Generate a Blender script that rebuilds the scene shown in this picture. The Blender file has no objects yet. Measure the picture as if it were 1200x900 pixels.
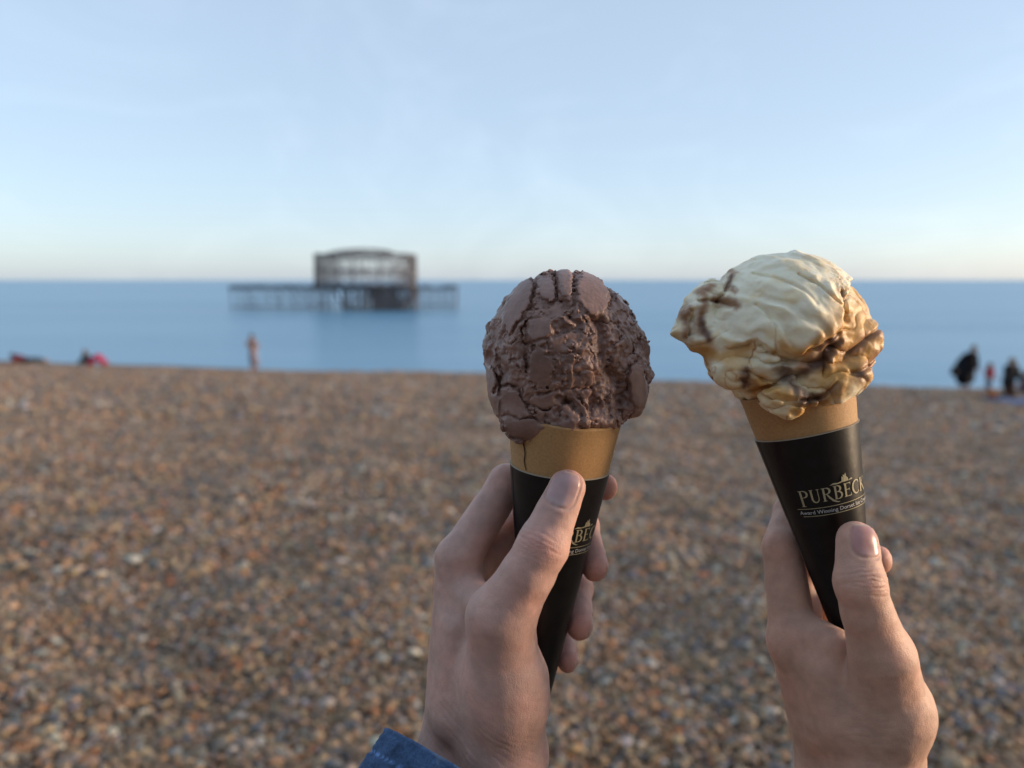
import bpy, bmesh, math, random
import numpy as np
from mathutils import Vector, Matrix, Euler

# ------------------------------------------------------------------ camera, sky, sun, exposure
sc = bpy.context.scene
col = sc.collection
FPX = 901.0                      # focal length in photo pixels (1200 wide)
PITCH = math.radians(7.7)        # camera looks this far below the horizon
CAMZ = 1.6
camd = bpy.data.cameras.new('camera')
camd.sensor_fit = 'HORIZONTAL'; camd.sensor_width = 34.6; camd.lens = 34.6 * FPX / 1200
camd.clip_start = 0.02; camd.clip_end = 60000
camd.dof.use_dof = True; camd.dof.focus_distance = 0.362; camd.dof.aperture_fstop = 5.7
cam = bpy.data.objects.new('camera', camd); col.objects.link(cam)
cam.location = (0, 0, CAMZ); cam.rotation_euler = (math.pi/2 - PITCH, 0, 0)
sc.camera = cam

SUN_AZ, SUN_EL = math.radians(91), math.radians(7.0)      # to the right of the view, low
world = bpy.data.worlds.new('World'); sc.world = world; world.use_nodes = True
wn, wl = world.node_tree.nodes, world.node_tree.links
wn.clear()
wo = wn.new('ShaderNodeOutputWorld'); bg = wn.new('ShaderNodeBackground')
sky = wn.new('ShaderNodeTexSky'); sky.sky_type = 'NISHITA'; sky.sun_disc = False
sky.sun_elevation = SUN_EL; sky.sun_rotation = SUN_AZ
sky.altitude = 0; sky.air_density = 0.7; sky.dust_density = 1.0; sky.ozone_density = 1.0
bg.inputs['Strength'].default_value = 0.12
# thin high cirrus: a few faint streaks spread over the whole dome
tc = wn.new('ShaderNodeTexCoord'); mp = wn.new('ShaderNodeMapping')
mp.inputs['Scale'].default_value = (3.2, 1.1, 5.0); mp.inputs['Rotation'].default_value = (0.3, 0.2, 0.5)
nz = wn.new('ShaderNodeTexNoise'); nz.inputs['Scale'].default_value = 1.6; nz.inputs['Detail'].default_value = 7
nz.inputs['Roughness'].default_value = 0.62; nz.inputs['Distortion'].default_value = 0.7
cr = wn.new('ShaderNodeValToRGB'); cr.color_ramp.elements[0].position = 0.48; cr.color_ramp.elements[1].position = 0.85
cr.color_ramp.elements[1].color = (0.34, 0.34, 0.34, 1)
mixc = wn.new('ShaderNodeMixRGB'); mixc.blend_type = 'ADD'; mixc.inputs['Color2'].default_value = (2.2, 2.2, 2.1, 1)
wl.new(tc.outputs['Generated'], mp.inputs['Vector']); wl.new(mp.outputs['Vector'], nz.inputs['Vector'])
wl.new(nz.outputs['Fac'], cr.inputs['Fac']); wl.new(cr.outputs['Color'], mixc.inputs['Fac'])
veil = wn.new('ShaderNodeMixRGB'); veil.blend_type = 'ADD'; veil.inputs['Fac'].default_value = 1      # even milky veil of thin high cloud
veil.inputs['Color2'].default_value = (3.10, 3.78, 4.72, 1)
wl.new(sky.outputs['Color'], veil.inputs['Color1'])
wl.new(veil.outputs['Color'], mixc.inputs['Color1']); wl.new(mixc.outputs['Color'], bg.inputs['Color'])
wl.new(bg.outputs['Background'], wo.inputs['Surface'])

sund = bpy.data.lights.new('sun', 'SUN'); sund.energy = 3.8; sund.angle = math.radians(10); sund.color = (1.0, 0.76, 0.54)
sun = bpy.data.objects.new('sun', sund); col.objects.link(sun)
sdir = Vector((math.sin(SUN_AZ)*math.cos(SUN_EL), math.cos(SUN_AZ)*math.cos(SUN_EL), math.sin(SUN_EL)))
sun.rotation_euler = (-sdir).to_track_quat('-Z', 'Y').to_euler(); sun.location = (20, -10, 30)

sc.view_settings.view_transform = 'Standard'; sc.view_settings.look = 'None'
sc.view_settings.exposure = 0.06; sc.view_settings.gamma = 1.0
sc.view_settings.use_curve_mapping = False
sc.cycles.use_denoising = True
sc.cycles.max_bounces = 8

# ------------------------------------------------------------------ helpers
rng = np.random.default_rng(7); random.seed(7)
_perm = np.random.default_rng(11).permutation(256).astype(np.int32); _perm2 = np.concatenate([_perm, _perm, _perm])
_g = np.random.default_rng(12).normal(size=(256, 3)); _g = (_g/np.linalg.norm(_g, axis=1)[:, None]).astype(np.float32)
_rp = np.random.default_rng(13).random((256, 3)).astype(np.float32)

def _hash(i, j, k):
    return _perm2[_perm2[_perm2[i & 255] + (j & 255)] + (k & 255)]

def perlin(p, scale, off=0.0):
    q = (p*np.float32(scale) + np.float32(off)).astype(np.float32)
    f = np.floor(q); i = f.astype(np.int32); r = q - f
    u = r*r*r*(r*(r*6-15)+10)
    out = 0
    for dx in (0, 1):
        wx = u[:, 0] if dx else 1-u[:, 0]
        for dy in (0, 1):
            wy = u[:, 1] if dy else 1-u[:, 1]
            for dz in (0, 1):
                wz = u[:, 2] if dz else 1-u[:, 2]
                g = _g[_hash(i[:, 0]+dx, i[:, 1]+dy, i[:, 2]+dz)]
                d = g[:, 0]*(r[:, 0]-dx) + g[:, 1]*(r[:, 1]-dy) + g[:, 2]*(r[:, 2]-dz)
                out = out + wx*wy*wz*d
    return out*1.6

def fbm(p, scale, oct=3, off=0.0, gain=0.5):
    s = 0; a = 1.0
    for o in range(oct):
        s = s + a*perlin(p, scale*(2.03**o), off+17.3*o); a *= gain
    return s

def voronoi(p, scale, off=0.0):
    q = (p*np.float32(scale) + np.float32(off)).astype(np.float32)
    f = np.floor(q); i = f.astype(np.int32); r = q - f
    n = len(q); f1 = np.full(n, 9.0, np.float32); f2 = np.full(n, 9.0, np.float32); cid = np.zeros(n, np.int32)
    for dx in (-1, 0, 1):
        for dy in (-1, 0, 1):
            for dz in (-1, 0, 1):
                h = _hash(i[:, 0]+dx, i[:, 1]+dy, i[:, 2]+dz)
                o = _rp[h]
                d = (o[:, 0]+dx-r[:, 0])**2 + (o[:, 1]+dy-r[:, 1])**2 + (o[:, 2]+dz-r[:, 2])**2
                m = d < f1
                f2 = np.where(m, f1, np.minimum(f2, d)); cid = np.where(m, h, cid); f1 = np.where(m, d, f1)
    return np.sqrt(f1), np.sqrt(f2), cid

def voronoi8(p, scale, off=0.0):
    q = (p*np.float32(scale) + np.float32(off)).astype(np.float32)
    f = np.floor(q-0.5); i = f.astype(np.int32); r = q - f
    n = len(q); f1 = np.full(n, 9.0, np.float32); f2 = np.full(n, 9.0, np.float32); cid = np.zeros(n, np.int32)
    for dx in (0, 1):
        for dy in (0, 1):
            for dz in (0, 1):
                h = _hash(i[:, 0]+dx, i[:, 1]+dy, i[:, 2]+dz)
                o = _rp[h]*0.8+0.1
                d = (o[:, 0]+dx-r[:, 0])**2 + (o[:, 1]+dy-r[:, 1])**2 + (o[:, 2]+dz-r[:, 2])**2
                m = d < f1
                f2 = np.where(m, f1, np.minimum(f2, d)); cid = np.where(m, h, cid); f1 = np.where(m, d, f1)
    return np.sqrt(f1), np.sqrt(f2), cid

def sstep(a, b, x):
    t = np.clip((x-a)/(b-a), 0, 1); return t*t*(3-2*t)

def surface_nets(F, org, h):
    ins = F < 0
    c = np.zeros(tuple(s-1 for s in F.shape), np.uint8)
    for a in (0, 1):
        for b in (0, 1):
            for d in (0, 1):
                c += ins[a:F.shape[0]-1+a, b:F.shape[1]-1+b, d:F.shape[2]-1+d]
    act = (c > 0) & (c < 8)
    idx = np.full(c.shape, -1, np.int32)
    I, J, K = np.nonzero(act); n = len(I)
    idx[I, J, K] = np.arange(n, dtype=np.int32)
    acc = np.zeros((n, 3), np.float32); cnt = np.zeros(n, np.float32)
    cor = [(a, b, d) for a in (0, 1) for b in (0, 1) for d in (0, 1)]
    val = {q: F[I+q[0], J+q[1], K+q[2]] for q in cor}
    for q in cor:
        for ax in range(3):
            if q[ax]: continue
            w = list(q); w[ax] = 1; w = tuple(w)
            a, b = val[q], val[w]; m = (a < 0) != (b < 0)
            t = np.where(m, a/np.where(a == b, 1, a-b), 0)
            for k in range(3):
                acc[:, k] += np.where(m, q[k] + (t if k == ax else 0), 0)
            cnt += m
    V = (np.stack([I, J, K], 1) + acc/cnt[:, None])*h + np.array(org)
    Q = []
    def quads(m, e1, e2, flipsign):
        i, j, k = np.nonzero(m)
        return i, j, k
    for ax in range(3):
        sl0 = [slice(1, -1)]*3; sl1 = [slice(1, -1)]*3
        sl0[ax] = slice(0, -1); sl1[ax] = slice(1, None)
        A, B = ins[tuple(sl0)], ins[tuple(sl1)]
        for sign in (0, 1):
            m = (A & ~B) if sign == 0 else (~A & B)
            P = list(np.nonzero(m))
            for k in range(3):
                if k != ax: P[k] = P[k] + 1
            e1, e2 = (ax+1) % 3, (ax+2) % 3
            def cell(d1, d2):
                q = [P[0].copy(), P[1].copy(), P[2].copy()]
                q[e1] = q[e1] - d1; q[e2] = q[e2] - d2
                return idx[q[0], q[1], q[2]]
            f = [cell(1, 1), cell(0, 1), cell(0, 0), cell(1, 0)]
            if sign: f = f[::-1]
            Q.append(np.stack(f, 1))
    Q = np.concatenate(Q)
    return V, Q[(Q >= 0).all(1)]

def np_mesh(name, V, Q, attrs=None, smooth=True):
    me = bpy.data.meshes.new(name)
    V = np.asarray(V, np.float32); Q = np.asarray(Q, np.int32); k = Q.shape[1]
    me.vertices.add(len(V)); me.vertices.foreach_set('co', V.ravel())
    me.loops.add(Q.size); me.loops.foreach_set('vertex_index', Q.ravel())
    me.polygons.add(len(Q)); me.polygons.foreach_set('loop_start', np.arange(0, Q.size, k, dtype=np.int32))
    me.polygons.foreach_set('use_smooth', np.full(len(Q), smooth))
    me.update(calc_edges=True); me.validate()
    for an, (ty, arr) in (attrs or {}).items():
        a = me.attributes.new(an, ty, 'POINT')
        a.data.foreach_set('color' if ty == 'FLOAT_COLOR' else 'value', np.asarray(arr, np.float32).ravel())
    return me

def vnormals(V, Q):
    n = np.cross(V[Q[:, 2]]-V[Q[:, 0]], V[Q[:, 3]]-V[Q[:, 1]])
    N = np.zeros_like(V)
    for k in range(4):
        for ax in range(3):
            N[:, ax] += np.bincount(Q[:, k], n[:, ax], len(V))
    return N/np.maximum(np.linalg.norm(N, axis=1), 1e-9)[:, None]

class Field:
    """signed distance grid; every primitive is only evaluated near itself"""
    def __init__(s, lo, hi, h):
        s.h = h; s.org = np.array(lo, float); s.n = tuple(int(math.ceil((b-a)/h))+1 for a, b in zip(lo, hi))
        s.ax = [np.arange(n)*h+o for n, o in zip(s.n, s.org)]
        s.F = np.full(s.n, 50.0*h + 20, np.float32)
    def box(s, lo, hi):
        return tuple(slice(max(0, int((l-o)/s.h)-1), max(0, min(n, int((u-o)/s.h)+2))) for l, u, o, n in zip(lo, hi, s.org, s.n))
    def pts(s, b):
        return np.meshgrid(*[a[q].astype(np.float32) for a, q in zip(s.ax, b)], indexing='ij', sparse=True)
    def smin(s, b, d, k):
        a = s.F[b]
        if k <= 0: s.F[b] = np.minimum(a, d); return
        hh = np.maximum(k-np.abs(a-d), 0)/k
        s.F[b] = np.minimum(a, d) - hh*hh*k*0.25
    def cone(s, a, b, r1, r2, k=0, squash=None):
        a = np.array(a, float); b = np.array(b, float); pad = max(r1, r2)*1.25+k+3*s.h
        bx = s.box(np.minimum(a, b)-pad, np.maximum(a, b)+pad)
        if min(q.stop-q.start for q in bx) <= 0: return
        X, Y, Z = s.pts(bx)
        s.smin(bx, rcone(X, Y, Z, a, b, r1, r2, squash), k)
    def ell(s, c, r, k=0, rot=None):
        c = np.array(c, float); r = np.array(r, float); pad = r.max()+k+3*s.h
        bx = s.box(c-pad, c+pad); X, Y, Z = s.pts(bx)
        s.smin(bx, ellip(X, Y, Z, c, r, rot), k)
    def carve_ell(s, c, r, k=1.0, rot=None):
        c = np.array(c, float); r = np.array(r, float); pad = r.max()+k+3*s.h
        bx = s.box(c-pad, c+pad); X, Y, Z = s.pts(bx)
        d = -ellip(X, Y, Z, c, r, rot); a = s.F[bx]
        hh = np.maximum(k-np.abs(a-d), 0)/k
        s.F[bx] = np.maximum(a, d) + hh*hh*k*0.25
    def mesh(s): return surface_nets(s.F, s.org, s.h)

def rcone(X, Y, Z, a, b, r1, r2, squash=None):
    ba = b-a; L2 = float(ba@ba)
    dx, dy, dz = X-a[0], Y-a[1], Z-a[2]
    t = np.clip((dx*ba[0]+dy*ba[1]+dz*ba[2])/max(L2, 1e-9), 0, 1)
    ex, ey, ez = dx-t*ba[0], dy-t*ba[1], dz-t*ba[2]
    q = ex*ex+ey*ey+ez*ez
    if squash is not None:            # (direction, factor): thinner along that direction
        n, f = squash
        c = ex*n[0]+ey*n[1]+ez*n[2]
        q = q + c*c*(1/(f*f)-1)
    return (np.sqrt(q) - (r1+(r2-r1)*t)).astype(np.float32)

def ellip(X, Y, Z, c, r, rot=None):
    dx, dy, dz = X-c[0], Y-c[1], Z-c[2]
    if rot is not None:
        dx, dy, dz = [rot[i][0]*dx+rot[i][1]*dy+rot[i][2]*dz for i in range(3)]
    k0 = np.sqrt((dx/r[0])**2+(dy/r[1])**2+(dz/r[2])**2)
    k1 = np.sqrt((dx/r[0]**2)**2+(dy/r[1]**2)**2+(dz/r[2]**2)**2)
    return (k0*(k0-1)/np.maximum(k1, 1e-6)).astype(np.float32)

def rotz2(deg):
    a = math.radians(deg); return [(math.cos(a), math.sin(a), 0), (-math.sin(a), math.cos(a), 0), (0, 0, 1)]

# camera frame (mm: x right, y up, z towards the lens)  <->  world (m)
CM = Matrix.Translation((0, 0, CAMZ)) @ Euler((math.pi/2-PITCH, 0, 0)).to_matrix().to_4x4()
CMn = np.array(CM)
def CP(px, py, d):
    return np.array([(px-600)/FPX*d*1000, -(py-450)/FPX*d*1000, -d*1000])
def c2w(V):
    return (np.asarray(V)*0.001) @ CMn[:3, :3].T + CMn[:3, 3]

def tag(o, label=None, cat=None, group=None, kind=None):
    if label: o['label'] = label
    if cat: o['category'] = cat
    if group: o['group'] = group
    if kind: o['kind'] = kind
    return o
def obj(name, me, mat=None, parent=None):
    o = bpy.data.objects.new(name, me); col.objects.link(o)
    if mat is not None and len(me.materials) == 0: me.materials.append(mat)
    if parent is not None: o.parent = parent
    return o
def empty(name, loc, M=None):
    o = bpy.data.objects.new(name, None); col.objects.link(o); o.empty_display_size = 0.05
    if M is not None: o.matrix_world = M
    else: o.location = loc
    return o

# ------------------------------------------------------------------ materials
def mat(name, base=(0.5, 0.5, 0.5), rough=0.6, spec=0.5, attr=None, bump=None, noise=None, sss=None, metallic=0.0, instancer=False):
    m = bpy.data.materials.new(name); m.use_nodes = True
    nt = m.node_tree; N, L = nt.nodes, nt.links; b = N['Principled BSDF']
    b.inputs['Roughness'].default_value = rough; b.inputs['Metallic'].default_value = metallic
    b.inputs['Specular IOR Level'].default_value = spec
    b.inputs['Base Color'].default_value = (*base, 1)
    tcn = N.new('ShaderNodeTexCoord'); src = None
    if attr:
        a = N.new('ShaderNodeAttribute'); a.attribute_name = attr
        a.attribute_type = 'INSTANCER' if instancer else 'GEOMETRY'
        src = a.outputs['Color']
    if noise:                          # (scale, low factor, high factor)
        t = N.new('ShaderNodeTexNoise'); t.inputs['Scale'].default_value = noise[0]; t.inputs['Detail'].default_value = 6
        L.new(tcn.outputs['Object'], t.inputs['Vector'])
        mr = N.new('ShaderNodeMapRange'); mr.inputs['From Min'].default_value = 0.3; mr.inputs['From Max'].default_value = 0.7
        mr.inputs['To Min'].default_value = noise[1]; mr.inputs['To Max'].default_value = noise[2]
        L.new(t.outputs['Fac'], mr.inputs['Value'])
        mx = N.new('ShaderNodeMixRGB'); mx.blend_type = 'MULTIPLY'; mx.inputs['Fac'].default_value = 1
        if src is not None: L.new(src, mx.inputs['Color1'])
        else: mx.inputs['Color1'].default_value = (*base, 1)
        L.new(mr.outputs['Result'], mx.inputs['Color2']); src = mx.outputs['Color']
    if src is not None: L.new(src, b.inputs['Base Color'])
    prev = None
    for (kind, scale, dist, strength) in (bump or []):
        if kind == 'noise':
            t = N.new('ShaderNodeTexNoise'); t.inputs['Detail'].default_value = 5; out = t.outputs['Fac']
        else:
            t = N.new('ShaderNodeTexVoronoi'); t.feature = 'DISTANCE_TO_EDGE' if kind == 'cells' else 'F1'; out = t.outputs['Distance']
        t.inputs['Scale'].default_value = scale; L.new(tcn.outputs['Object'], t.inputs['Vector'])
        bn = N.new('ShaderNodeBump'); bn.inputs['Distance'].default_value = dist; bn.inputs['Strength'].default_value = strength
        L.new(out, bn.inputs['Height'])
        if prev is not None: L.new(prev, bn.inputs['Normal'])
        prev = bn.outputs['Normal']
    if prev is not None: L.new(prev, b.inputs['Normal'])
    if sss:
        b.inputs['Subsurface Weight'].default_value = sss[0]; b.inputs['Subsurface Radius'].default_value = sss[1]
        b.inputs['Subsurface Scale'].default_value = sss[2]
    return m

# ------------------------------------------------------------------ the shore
SN = np.array([0.239, 0.971]); CREST = 32.4; SEA = CAMZ-7.0
def hz(x, y):
    x = np.asarray(x, float); y = np.asarray(y, float)
    s = SN[0]*x + SN[1]*y
    p = np.stack([x, y, np.zeros_like(x)], -1).reshape(-1, 3)
    n = (0.10*perlin(p, 0.13, 3.1) + 0.05*perlin(p, 0.6, 9.7) + 0.035*perlin(p, 1.7, 2.2)).reshape(x.shape)
    over = np.maximum(s-CREST, 0)
    return -0.08*s - 0.16*over*over/(over+3.0) + n*np.clip(1-over/12, 0.1, 1)

gx = np.sinh(np.linspace(-6.2, 6.2, 260))*0.8; gx = gx/gx.max()*420
gy = np.concatenate([np.linspace(-60, 0, 40, endpoint=False), np.linspace(0, 40, 200, endpoint=False), np.linspace(40, 95, 60)])
GX, GY = np.meshgrid(gx, gy, indexing='ij')
bv = np.stack([GX, GY, hz(GX, GY)-0.012], -1).reshape(-1, 3)
ni, nj = GX.shape; ii = np.arange(ni*nj).reshape(ni, nj)
bq = np.stack([ii[:-1, :-1], ii[1:, :-1], ii[1:, 1:], ii[:-1, 1:]], -1).reshape(-1, 4)

mb = bpy.data.materials.new('shingle_ground'); mb.use_nodes = True
N, L = mb.node_tree.nodes, mb.node_tree.links; b = N['Principled BSDF']; b.inputs['Roughness'].default_value = 0.75
b.inputs['Specular IOR Level'].default_value = 0.3
tcn = N.new('ShaderNodeTexCoord')
vo = N.new('ShaderNodeTexVoronoi'); vo.inputs['Scale'].default_value = 22
vo2 = N.new('ShaderNodeTexVoronoi'); vo2.inputs['Scale'].default_value = 9
L.new(tcn.outputs['Object'], vo.inputs['Vector']); L.new(tcn.outputs['Object'], vo2.inputs['Vector'])
def ramp(cols):
    r = N.new('ShaderNodeValToRGB'); r.color_ramp.interpolation = 'CONSTANT'
    while len(r.color_ramp.elements) < len(cols): r.color_ramp.elements.new(0.5)
    for e, (p, c) in zip(r.color_ramp.elements, cols): e.position = p; e.color = (*c, 1)
    return r
PAL = [(0.00, (0.280, 0.168, 0.088)), (0.22, (0.330, 0.225, 0.135)), (0.46, (0.235, 0.140, 0.082)),
       (0.60, (0.300, 0.130, 0.052)), (0.68, (0.240, 0.195, 0.155)), (0.80, (0.150, 0.140, 0.142)),
       (0.88, (0.100, 0.074, 0.058)), (0.95, (0.420, 0.375, 0.315))]
sp = N.new('ShaderNodeSeparateColor'); sp2 = N.new('ShaderNodeSeparateColor')
L.new(vo.outputs['Color'], sp.inputs['Color']); L.new(vo2.outputs['Color'], sp2.inputs['Color'])
r1 = ramp(PAL); r2 = ramp(PAL); L.new(sp.outputs['Red'], r1.inputs['Fac']); L.new(sp2.outputs['Green'], r2.inputs['Fac'])
mx = N.new('ShaderNodeMixRGB'); mx.inputs['Fac'].default_value = 0.35
L.new(r1.outputs['Color'], mx.inputs['Color1']); L.new(r2.outputs['Color'], mx.inputs['Color2'])
nn = N.new('ShaderNodeTexNoise'); nn.inputs['Scale'].default_value = 0.45; nn.inputs['Detail'].default_value = 5
L.new(tcn.outputs['Object'], nn.inputs['Vector'])
mr = N.new('ShaderNodeMapRange'); mr.inputs['From Min'].default_value = 0.3; mr.inputs['From Max'].default_value = 0.7
mr.inputs['To Min'].default_value = 0.72; mr.inputs['To Max'].default_value = 0.98
L.new(nn.outputs['Fac'], mr.inputs['Value'])
mm = N.new('ShaderNodeMixRGB'); mm.blend_type = 'MULTIPLY'; mm.inputs['Fac'].default_value = 1
L.new(mx.outputs['Color'], mm.inputs['Color1']); L.new(mr.outputs['Result'], mm.inputs['Color2'])
L.new(mm.outputs['Color'], b.inputs['Base Color'])
bn = N.new('ShaderNodeBump'); bn.invert = True; bn.inputs['Distance'].default_value = 0.03; bn.inputs['Strength'].default_value = 0.9
L.new(vo.outputs['Distance'], bn.inputs['Height']); L.new(bn.outputs['Normal'], b.inputs['Normal'])
tag(obj('beach', np_mesh('beach', bv, bq), mb), 'sloping brown shingle beach running down to the sea', kind='structure')

# added wall and terrace row, out of view behind the camera, blocking low sky
def slab_mesh(name, boxes, bev=0.15):
    bm = bmesh.new()
    for (x0, x1, y0, y1, z0, z1) in boxes:
        q = bmesh.ops.create_cube(bm, size=1)['verts']
        for v in q: v.co = ((x0+x1)/2+v.co.x*(x1-x0), (y0+y1)/2+v.co.y*(y1-y0), (z0+z1)/2+v.co.z*(z1-z0))
    me = bpy.data.meshes.new(name); bm.to_mesh(me); bm.free(); return me
mstone = mat('blocker_stone', (0.30, 0.27, 0.24), 0.85, 0.2, noise=(0.6, 0.8, 1.15))
mstucco = mat('blocker_stucco', (0.34, 0.31, 0.27), 0.8, 0.25, noise=(0.4, 0.85, 1.1))
tag(obj('sky_blocker_wall', slab_mesh('sky_blocker_wall', [(-230, 230, -60, -32, -1, 6.2), (-230, 230, -32.6, -31.7, 6.2, 7.1)]), mstone), 'unseen stone wall added behind the camera to block low sky light', kind='structure')
rt = random.Random(2); tb = []
for k in range(34):
    x0 = -221+k*13; h = 24+rt.uniform(-2, 5)
    tb.append((x0, x0+12.8, -58, -44+rt.uniform(-.4, .4), 6, h))
    for f_ in range(5):
        for w in range(3): tb.append((x0+1.6+w*3.7, x0+3.6+w*3.7, -45, -43.2, 7.5+f_*3.4, 9.7+f_*3.4))
tag(obj('sky_blocker_terrace', slab_mesh('sky_blocker_terrace', tb), mstucco), 'unseen row of pale terraces added behind the camera to block low sky light', kind='structure')

# pebbles: uncountable shingle, one object; eight worn shapes scattered over the near slope
mpeb = mat('flint_pebble', rough=0.55, spec=0.35, attr='pcol', instancer=True, noise=(60, 0.75, 1.2), bump=[('noise', 90, 0.002, 0.35)])
pcoll = bpy.data.collections.new('pebble_shapes')
for k in range(8):
    bm = bmesh.new(); bmesh.ops.create_icosphere(bm, subdivisions=2, radius=0.5)
    v = np.array([q.co[:] for q in bm.verts], np.float32)
    d = 1 + 0.30*perlin(v, 1.5, 10.0*k+1) + 0.14*perlin(v, 3.3, 4.0*k)
    sc3 = np.array([1.0, 0.62+0.28*rng.random(), 0.42+0.25*rng.random()])
    v = v*d[:, None]*sc3
    for q, c in zip(bm.verts, v): q.co = c
    for f in bm.faces: f.smooth = True
    me = bpy.data.meshes.new('pebble'); bm.to_mesh(me); bm.free(); me.materials.append(mpeb)
    pcoll.objects.link(bpy.data.objects.new('pebble_%d' % k, me))
pp = []
for (y0, y1, step) in ((-1.0, 5.0, 0.026), (5.0, 14.0, 0.042), (14.0, 34.5, 0.080)):
    wy = np.arange(y0, y1, step)
    for y in wy:
        hw = 0.74*max(y, 0)+1.5
        xs = np.arange(-hw, hw, step); pp.append(np.stack([xs, np.full_like(xs, y), np.full_like(xs, step)], 1))
pp = np.concatenate(pp); n = len(pp)
pp[:, :2] += (rng.random((n, 2))-0.5)*pp[:, 2:3]*1.3
size = np.clip(rng.lognormal(math.log(1.26), 0.40, n), 0.5, 3.4)*pp[:, 2]
pz = hz(pp[:, 0], pp[:, 1]) + rng.random(n)*0.010 - 0.002
pm = bpy.data.meshes.new('shingle'); pm.vertices.add(n)
pm.vertices.foreach_set('co', np.stack([pp[:, 0], pp[:, 1], pz], 1).astype(np.float32).ravel())
rot = np.stack([rng.normal(0, 0.35, n), rng.normal(0, 0.35, n), rng.random(n)*6.28], 1)
a = pm.attributes.new('rot', 'FLOAT_VECTOR', 'POINT'); a.data.foreach_set('vector', rot.astype(np.float32).ravel())
a = pm.attributes.new('scl', 'FLOAT', 'POINT'); a.data.foreach_set('value', size.astype(np.float32))
a = pm.attributes.new('pidx', 'INT', 'POINT'); a.data.foreach_set('value', rng.integers(0, 8, n).astype(np.int32))
pal = np.array([c for _, c in PAL]); cut = np.array([p for p, _ in PAL][1:])
pc = pal[np.searchsorted(cut, rng.random(n))]*rng.uniform(0.7, 1.3, (n, 1))*rng.uniform(0.92, 1.08, (n, 3))
a = pm.attributes.new('pcol', 'FLOAT_COLOR', 'POINT'); a.data.foreach_set('color', np.concatenate([pc, np.ones((n, 1))], 1).astype(np.float32).ravel())
ng = bpy.data.node_groups.new('shingle_scatter', 'GeometryNodeTree')
ng.interface.new_socket('Geometry', in_out='INPUT', socket_type='NodeSocketGeometry')
ng.interface.new_socket('Geometry', in_out='OUTPUT', socket_type='NodeSocketGeometry')
gi, go = ng.nodes.new('NodeGroupInput'), ng.nodes.new('NodeGroupOutput')
ci = ng.nodes.new('GeometryNodeCollectionInfo'); ci.inputs['Collection'].default_value = pcoll
ci.inputs['Separate Children'].default_value = True; ci.inputs['Reset Children'].default_value = True
ip = ng.nodes.new('GeometryNodeInstanceOnPoints'); ip.inputs['Pick Instance'].default_value = True
def nattr(nm, ty):
    q = ng.nodes.new('GeometryNodeInputNamedAttribute'); q.data_type = ty; q.inputs['Name'].default_value = nm; return q.outputs['Attribute']
gl = ng.links
gl.new(gi.outputs[0], ip.inputs['Points']); gl.new(ci.outputs[0], ip.inputs['Instance'])
gl.new(nattr('pidx', 'INT'), ip.inputs['Instance Index']); gl.new(nattr('rot', 'FLOAT_VECTOR'), ip.inputs['Rotation'])
gl.new(nattr('scl', 'FLOAT'), ip.inputs['Scale']); gl.new(ip.outputs[0], go.inputs[0])
so = obj('shingle', pm, mpeb); md = so.modifiers.new('scatter', 'NODES'); md.node_group = ng
tag(so, 'brown, orange and grey flint pebbles covering the beach', 'pebbles', kind='stuff')

# sea
mw = bpy.data.materials.new('sea_water'); mw.use_nodes = True
N, L = mw.node_tree.nodes, mw.node_tree.links; b = N['Principled BSDF']
b.inputs['Base Color'].default_value = (0.115, 0.295, 0.44, 1); b.inputs['Roughness'].default_value = 0.30; b.inputs['IOR'].default_value = 1.33
tcn = N.new('ShaderNodeTexCoord'); prev = None
mpb = N.new('ShaderNodeMapping'); mpb.inputs['Scale'].default_value = (0.006, 0.05, 1); mpb.inputs['Rotation'].default_value = (0, 0, -0.10); L.new(tcn.outputs['Object'], mpb.inputs['Vector'])
nb = N.new('ShaderNodeTexNoise'); nb.inputs['Scale'].default_value = 1.0; nb.inputs['Detail'].default_value = 5; nb.inputs['Roughness'].default_value = 0.6; L.new(mpb.outputs['Vector'], nb.inputs['Vector'])
band = N.new('ShaderNodeMapRange'); band.inputs['From Min'].default_value = 0.42; band.inputs['From Max'].default_value = 0.57; band.inputs['To Min'].default_value = 0.05; band.inputs['To Max'].default_value = 1.0
L.new(nb.outputs['Fac'], band.inputs['Value'])
for (sx, sy, sc_, dist) in ((0.10, 0.35, 1.0, 0.55), (0.5, 1.6, 1.0, 0.22), (0.012, 0.06, 1.0, 1.4)):
    mp = N.new('ShaderNodeMapping'); mp.inputs['Scale'].default_value = (sx, sy, 1); mp.inputs['Rotation'].default_value = (0, 0, -0.12)
    L.new(tcn.outputs['Object'], mp.inputs['Vector'])
    t = N.new('ShaderNodeTexNoise'); t.inputs['Scale'].default_value = sc_; t.inputs['Detail'].default_value = 4
    L.new(mp.outputs['Vector'], t.inputs['Vector'])
    bn = N.new('ShaderNodeBump'); bn.inputs['Distance'].default_value = dist; L.new(band.outputs['Result'], bn.inputs['Strength'])
    L.new(t.outputs['Fac'], bn.inputs['Height'])
    if prev is not None: L.new(prev, bn.inputs['Normal'])
    prev = bn.outputs['Normal']
L.new(prev, b.inputs['Normal'])
sv = np.array([(-40000, 20, SEA), (40000, 20, SEA), (40000, 50000, SEA), (-40000, 50000, SEA)], float)
tag(obj('sea', np_mesh('sea', sv, np.array([[0, 1, 2, 3]]), smooth=False), mw), 'calm blue sea reaching the horizon', kind='structure')

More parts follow.
